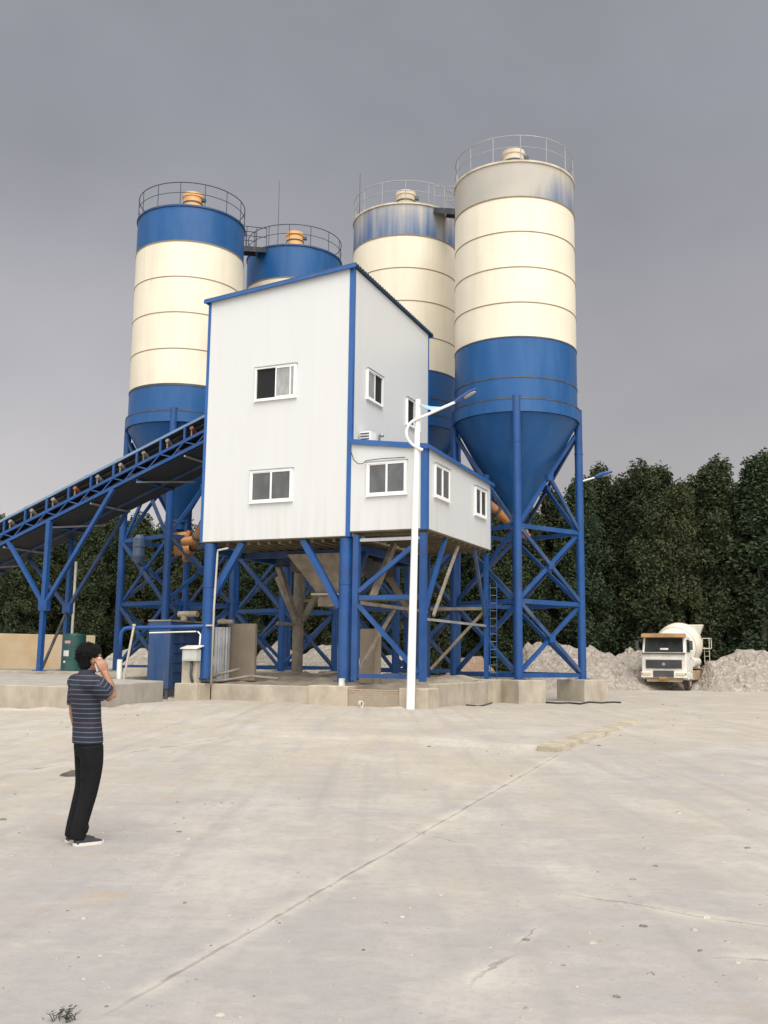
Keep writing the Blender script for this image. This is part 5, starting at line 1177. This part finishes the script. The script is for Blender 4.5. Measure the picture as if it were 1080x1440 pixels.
# limbs
slimb(g, [SHR, tuple(np.add(SHR, ELR)/2 + np.array((0, -.005, -.006))), ELR], [.058, .052, .043]); slimb(g, [ELR, tuple(np.add(ELR, WRR)/2 + np.array((.014, 0, 0))), WRR], [.044, .043, .028])
slimb(g, [SHL, tuple(np.add(SHL, ELL)/2), ELL], [.058, .05, .041]); slimb(g, [ELL, tuple(np.add(ELL, WRL)/2), WRL], [.041, .038, .027])
for s in (-1, 1):
    slimb(g, [(.02, s*.085, .88), (.03, s*.09, .68), (.015, s*.085, .48), (-.012, s*.08, .28), (-.045, s*.08, .07)], [.070, .066, .052, .050, .038])
    g.loft([ell((-.03+dx, s*.085, z), a, b, 14) for z, dx, a, b in [(.02, .06, .10, .036), (.05, .04, .09, .035), (.08, -.01, .05, .036)]])
def hand(mb, w, ax, out, curl_dir, curl, sgn):
    """palm plus four fingers of unequal length and a thumb from its side; ax along the hand, out across the knuckles"""
    w = Vector(w); ax = Vector(ax).normalized(); out = Vector(out); out = (out - ax*out.dot(ax)).normalized(); cdv = Vector(curl_dir); cdv = (cdv - ax*cdv.dot(ax) - out*cdv.dot(out)).normalized()
    for k, o in enumerate((-.027, -.009, .009, .027)):
        P = [w + out*o*.5 - ax*.012, w + out*o*.95 + ax*.045, w + out*o + ax*.085]; mb.path([PP(*p) for p in P], [.018, .018, .014], 10)
    for k, (o, L) in enumerate(((-.029, .070), (-.010, .082), (.010, .077), (.028, .060))):
        p = w + out*o + ax*.082; d = ax.copy(); P = [p]
        for j, f in enumerate((.42, .32, .26)):
            an = curl*(.5 + .6*j); dd_ = (ax*math.cos(an) + cdv*math.sin(an)).normalized(); P.append(P[-1] + dd_*L*f)
        mb.path([PP(*q) for q in P], [.0098, .0092, .0082, .0066], 8)
    b0 = w + out*(-.024)*sgn + ax*.018; P = [b0, b0 + (-out*sgn*.022 + ax*.024 + cdv*.012), b0 + (-out*sgn*.030 + ax*.052 + cdv*.026), b0 + (-out*sgn*.026 + ax*.074 + cdv*.034)]
    mb.path([PP(*q) for q in P], [.0135, .012, .010, .0075], 8)
# right hand: rises beside the cheek, fingers closing round the phone held to the ear
hand(g, WRR, (-.035, .012, .10), (.8, .05, .25), (-.2, 1., .0), .75, -1)
hand(g, WRL, (.02, -.012, -.12), (1, 0, .15), (0, -1, 0), .38, 1)
me = fuse('person', g, m_skin, None, .0052, 2)
per = bpy.data.objects.new('person', me); COL.objects.link(per); per.location = PO; per['_o'] = tuple(PO)
tag(per, 'person with black hair in dark striped polo shirt and black trousers, talking on a phone', 'person')
# hair: thick cap over crown, back and sides, down to the nape
g = MB()
g.loft([ell((HD[0]+dx, HD[1], HD[2]+z), a, b, 24) for z, dx, a, b in [(-.10, -.046, .030, .046), (-.075, -.044, .056, .068), (-.02, -.034, .076, .086), (.025, -.022, .096, .092), (.065, -.012, .112, .093), (.10, -.008, .102, .082), (.127, -.010, .075, .060), (.140, -.012, .035, .028)]])
for k in range(70):
    a = random.uniform(0, 2*PI); t = random.uniform(-.35, 1.3); r = .98
    c = (HD[0]-.018 + .090*math.cos(a)*math.cos(t), HD[1] + .078*math.sin(a)*math.cos(t), HD[2]+.040 + .090*math.sin(t))
    if c[0] > HD[0]+.03 and c[2] < HD[2]+.06: continue
    ball(g, c, .024, .02, .018, 8)
me = fuse('hair', g, m_hair, per, .006, 1); link('hair', me, per)
g = MB()
for k in range(420):
    a = random.uniform(0, 2*PI); t = random.uniform(-.75, 1.45); n_ = Vector((math.cos(a)*math.cos(t), math.sin(a)*math.cos(t), math.sin(t)))
    c = Vector((HD[0]-.018 + .100*n_.x, HD[1] + .088*n_.y, HD[2]+.035 + .100*n_.z))
    if n_.x > .25 and c.z < HD[2]+.07: continue
    if c.z < HD[2]-.055: c.x -= .0; c.y *= .85
    d_ = (n_*.55 + Vector((random.uniform(-.5, .5), random.uniform(-.5, .5), random.uniform(-.9, .1)))).normalized(); e_ = c + d_*random.uniform(.016, .034)
    g.path([PP(*c), PP(*(c.lerp(e_, .5) + n_*.003)), PP(*e_)], [.0042, .003, .0008], 5)
g.build('hair_strands', m_hair, per)
# eyes, brows and mouth
for s in (-1, 1):
    g = MB(); ball(g, (HD[0]+.086, HD[1]+s*.031, HD[2]+.0), .010, .014, .009, 10); g.build('eye', M('eye', (.5, .48, .45), .3, var=0.02) if s < 0 else bpy.data.materials['eye'], per)
    g = MB(); slimb(g, [(HD[0]+.090, HD[1]+s*.014, HD[2]+.022), (HD[0]+.094, HD[1]+s*.034, HD[2]+.028), (HD[0]+.083, HD[1]+s*.052, HD[2]+.022)], [.004, .005, .003], 6, 3); g.build('eyebrow', m_hair, per)
g = MB(); slimb(g, [(HD[0]+.094, HD[1]-.024, HD[2]-.083), (HD[0]+.101, HD[1], HD[2]-.081), (HD[0]+.094, HD[1]+.024, HD[2]-.083)], [.003, .006, .003], 6, 3); g.build('mouth', M('lips', (.30, .12, .09), .5), per)
# shirt
m_shirt, nt, b = base('striped_knit')
at = nn(nt, 'ShaderNodeAttribute', attribute_name='band'); fr = math_(nt, 'FRACT', math_(nt, 'MULTIPLY', at.outputs['Fac'], 1/.0400))
ln = ramp_(nt, math_(nt, 'ABSOLUTE', math_(nt, 'SUBTRACT', fr, .5)), .10, .045)
idx = math_(nt, 'FLOOR', math_(nt, 'MULTIPLY', at.outputs['Fac'], 1/.0400)); red = math_(nt, 'LESS_THAN', math_(nt, 'MODULO', idx, 5), .5)
pos = nn(nt, 'ShaderNodeNewGeometry').outputs['Position']
sc_ = mixc(nt, red, (.135, .145, .175), (.17, .075, .10))
c = mixc(nt, ln, mixc(nt, noise_(nt, pos, 14, 4), (.010, .014, .028), (.016, .021, .039)), sc_)
nt.links.new(c, b.inputs['Base Color']); b.inputs['Roughness'].default_value = .85
bn = nn(nt, 'ShaderNodeBump'); bn.inputs['Strength'].default_value = .9; bn.inputs['Distance'].default_value = .03; nt.links.new(noise_(nt, mapv(nt, pos, (1, 1, .55), (.3, .2, 0)), 8, 4, .55), bn.inputs['Height']); nt.links.new(bn.outputs[0], b.inputs['Normal'])
g = MB()
tors2 = [((.012, 0, .875), .124, .180), ((.012, 0, .90), .126, .182), ((.010, 0, .98), .122, .176), ((.006, 0, 1.08), .117, .166), ((-.002, 0, 1.2), .122, .176), ((-.01, 0, 1.32), .124, .188), ((-.014, 0, 1.41), .110, .186), ((-.012, 0, 1.455), .088, .150), ((-.006, 0, 1.49), .070, .082), ((.004, 0, 1.515), .066, .069)]
g.loft([ell(c_, a, b_, 28) for c_, a, b_ in tors2])
v = np.array; slr = v(ELR)-v(SHR); sll = v(ELL)-v(SHL)
slimb(g, [tuple(v(SHR)+v((0, .06, -.015))), tuple(v(SHR)+slr*.35), tuple(v(SHR)+slr*.80)], [.086, .084, .080], 16); slimb(g, [tuple(v(SHL)+v((0, -.05, -.01))), tuple(v(SHL)+sll*.35), tuple(v(SHL)+sll*.82)], [.078, .073, .066], 16)
for s_, S_ in ((-1, SHR), (1, SHL)): ball(g, (S_[0]-.005, S_[1]*.93, S_[2]-.022), .092, .085, .086, 16)
me = fuse('shirt', g, m_shirt, per, .0085, 3)
n = len(me.vertices); co = np.empty(n*3, np.float32); me.vertices.foreach_get('co', co); co = co.reshape(-1, 3)
f_ = co @ np.array(PF); l_ = co @ np.array(PLf); z_ = co[:, 2]; q = np.stack([f_, l_, z_], 1); band = z_.copy()
for S, D, side in ((v(SHR), slr, -1), (v(SHL), sll, 1)):
    Dn = D/np.linalg.norm(D); w = (q-S) @ Dn; dist = np.linalg.norm(q-S-np.outer(w, Dn), axis=1)
    m_ = (w > .055) & (dist < .10) & (side*l_ > .10)
    band[m_] = 1.455 - w[m_]
at_ = me.attributes.new('band', 'FLOAT', 'POINT'); at_.data.foreach_set('value', band.astype(np.float32))
link('shirt', me, per)
g = MB(); g.loft([ell((.004, 0, 1.497), .072, .074, 24), ell((.010, 0, 1.535), .066, .066, 24), ell((.010, 0, 1.536), .060, .060, 24), ell((.006, 0, 1.50), .062, .064, 24)], False)
cl_ = g.build('collar', M('navy_collar', (.014, .024, .045), .85), per)
# trousers
g = MB(); g.loft([ell(c_, a, b_, 24) for c_, a, b_ in [((.018, 0, .76), .105, .155), ((.016, 0, .85), .112, .166), ((.014, 0, .95), .112, .166)]])
for s in (-1, 1):
    slimb(g, [(.02, s*.080, .86), (.032, s*.086, .70), (.026, s*.084, .50), (-.012, s*.080, .30), (-.045, s*.080, .14), (-.05, s*.080, .055)], [.104, .096, .076, .069, .064, .068], 18)
for k in range(14):   # folds round the knees and ankles
    s = random.choice((-1, 1)); z = random.choice((random.uniform(.06, .2), random.uniform(.42, .58))); f0 = np.interp(z, [.05, .3, .5, .7], [-.05, -.012, .026, .032]); r = np.interp(z, [.05, .3, .5, .7], [.066, .069, .076, .096]); a0 = random.uniform(0, 6.28)
    P = [PP(f0 + r*math.cos(a0+t), s*.08 + r*math.sin(a0+t), z + .03*t*random.choice((-1, 1))) for t in np.linspace(-.7, .7, 6)]; g.path(P, .006, 6)
me = fuse('trousers', g, m_trous, per, .009, 2); link('trousers', me, per)
for s in (-1, 1):
    g = MB(); prof = [(-.135, .030, .03), (-.12, .038, .075), (-.06, .042, .088), (.0, .044, .078), (.06, .047, .058), (.11, .044, .045), (.145, .032, .034), (.155, .012, .026)]
    yaw_ = -.12*s; ca, sa = math.cos(yaw_), math.sin(yaw_)
    def SP(f, l, z): f *= .86; return PP(.025 + (.005 if s < 0 else -.01) + f*ca - l*sa, s*.088 + f*sa + l*ca, z)
    g.loft([[SP(f, w*math.cos(t), .022 + max(0., h-.022)*max(0, math.sin(t)) - .006*(math.sin(t) < 0)) for t in np.linspace(0, 2*PI, 18, endpoint=False)] for f, w, h in prof]); sh = g.build('shoe', m_shoe, per)
    g = MB(); out_ = [(-.145, 0), (-.135, .030), (-.06, .043), (.0, .045), (.06, .049), (.12, .043), (.158, .022), (.166, 0), (.158, -.022), (.12, -.043), (.06, -.049), (0, -.045), (-.06, -.043), (-.135, -.030)]
    g.add([SP(f*1.02, l*1.08, z) for z in (.001, .027) for f, l in out_], [tuple(range(13, -1, -1)), tuple(range(14, 28))] + [(i, (i+1) % 14, 14+(i+1) % 14, 14+i) for i in range(14)]); g.build('sole', m_sole, sh)
# phone held to the right ear
hx = v(WRR) + v((-.035, .012, .10))*.62; c = Vector(PP(hx[0]-.018, hx[1]+.034, hx[2]+.005)); ax_ = (PF*-.28 + ZZ*.93 + PLf*.1).normalized(); nx = (PLf*1 + PF*.12); nx = (nx - ax_*nx.dot(ax_)).normalized(); wy = ax_.cross(nx)
g = MB(); g.box(c, (.008, .064, .115), (nx, wy, ax_)); ph = thing('phone', c - ZZ*.07, 'white phone held against the ear by the standing person', 'phone')
g.build('case', M('white_phone_shell', (.78, .77, .76), .3, var=.02), ph, .003); g = MB(); g.box(c + nx*.0045, (.0012, .056, .10), (nx, wy, ax_)); g.build('screen', m_open, ph)

# ---------------------------------------------------------------- tidy up
for o in bpy.data.objects:
    if '_o' in o: del o['_o']
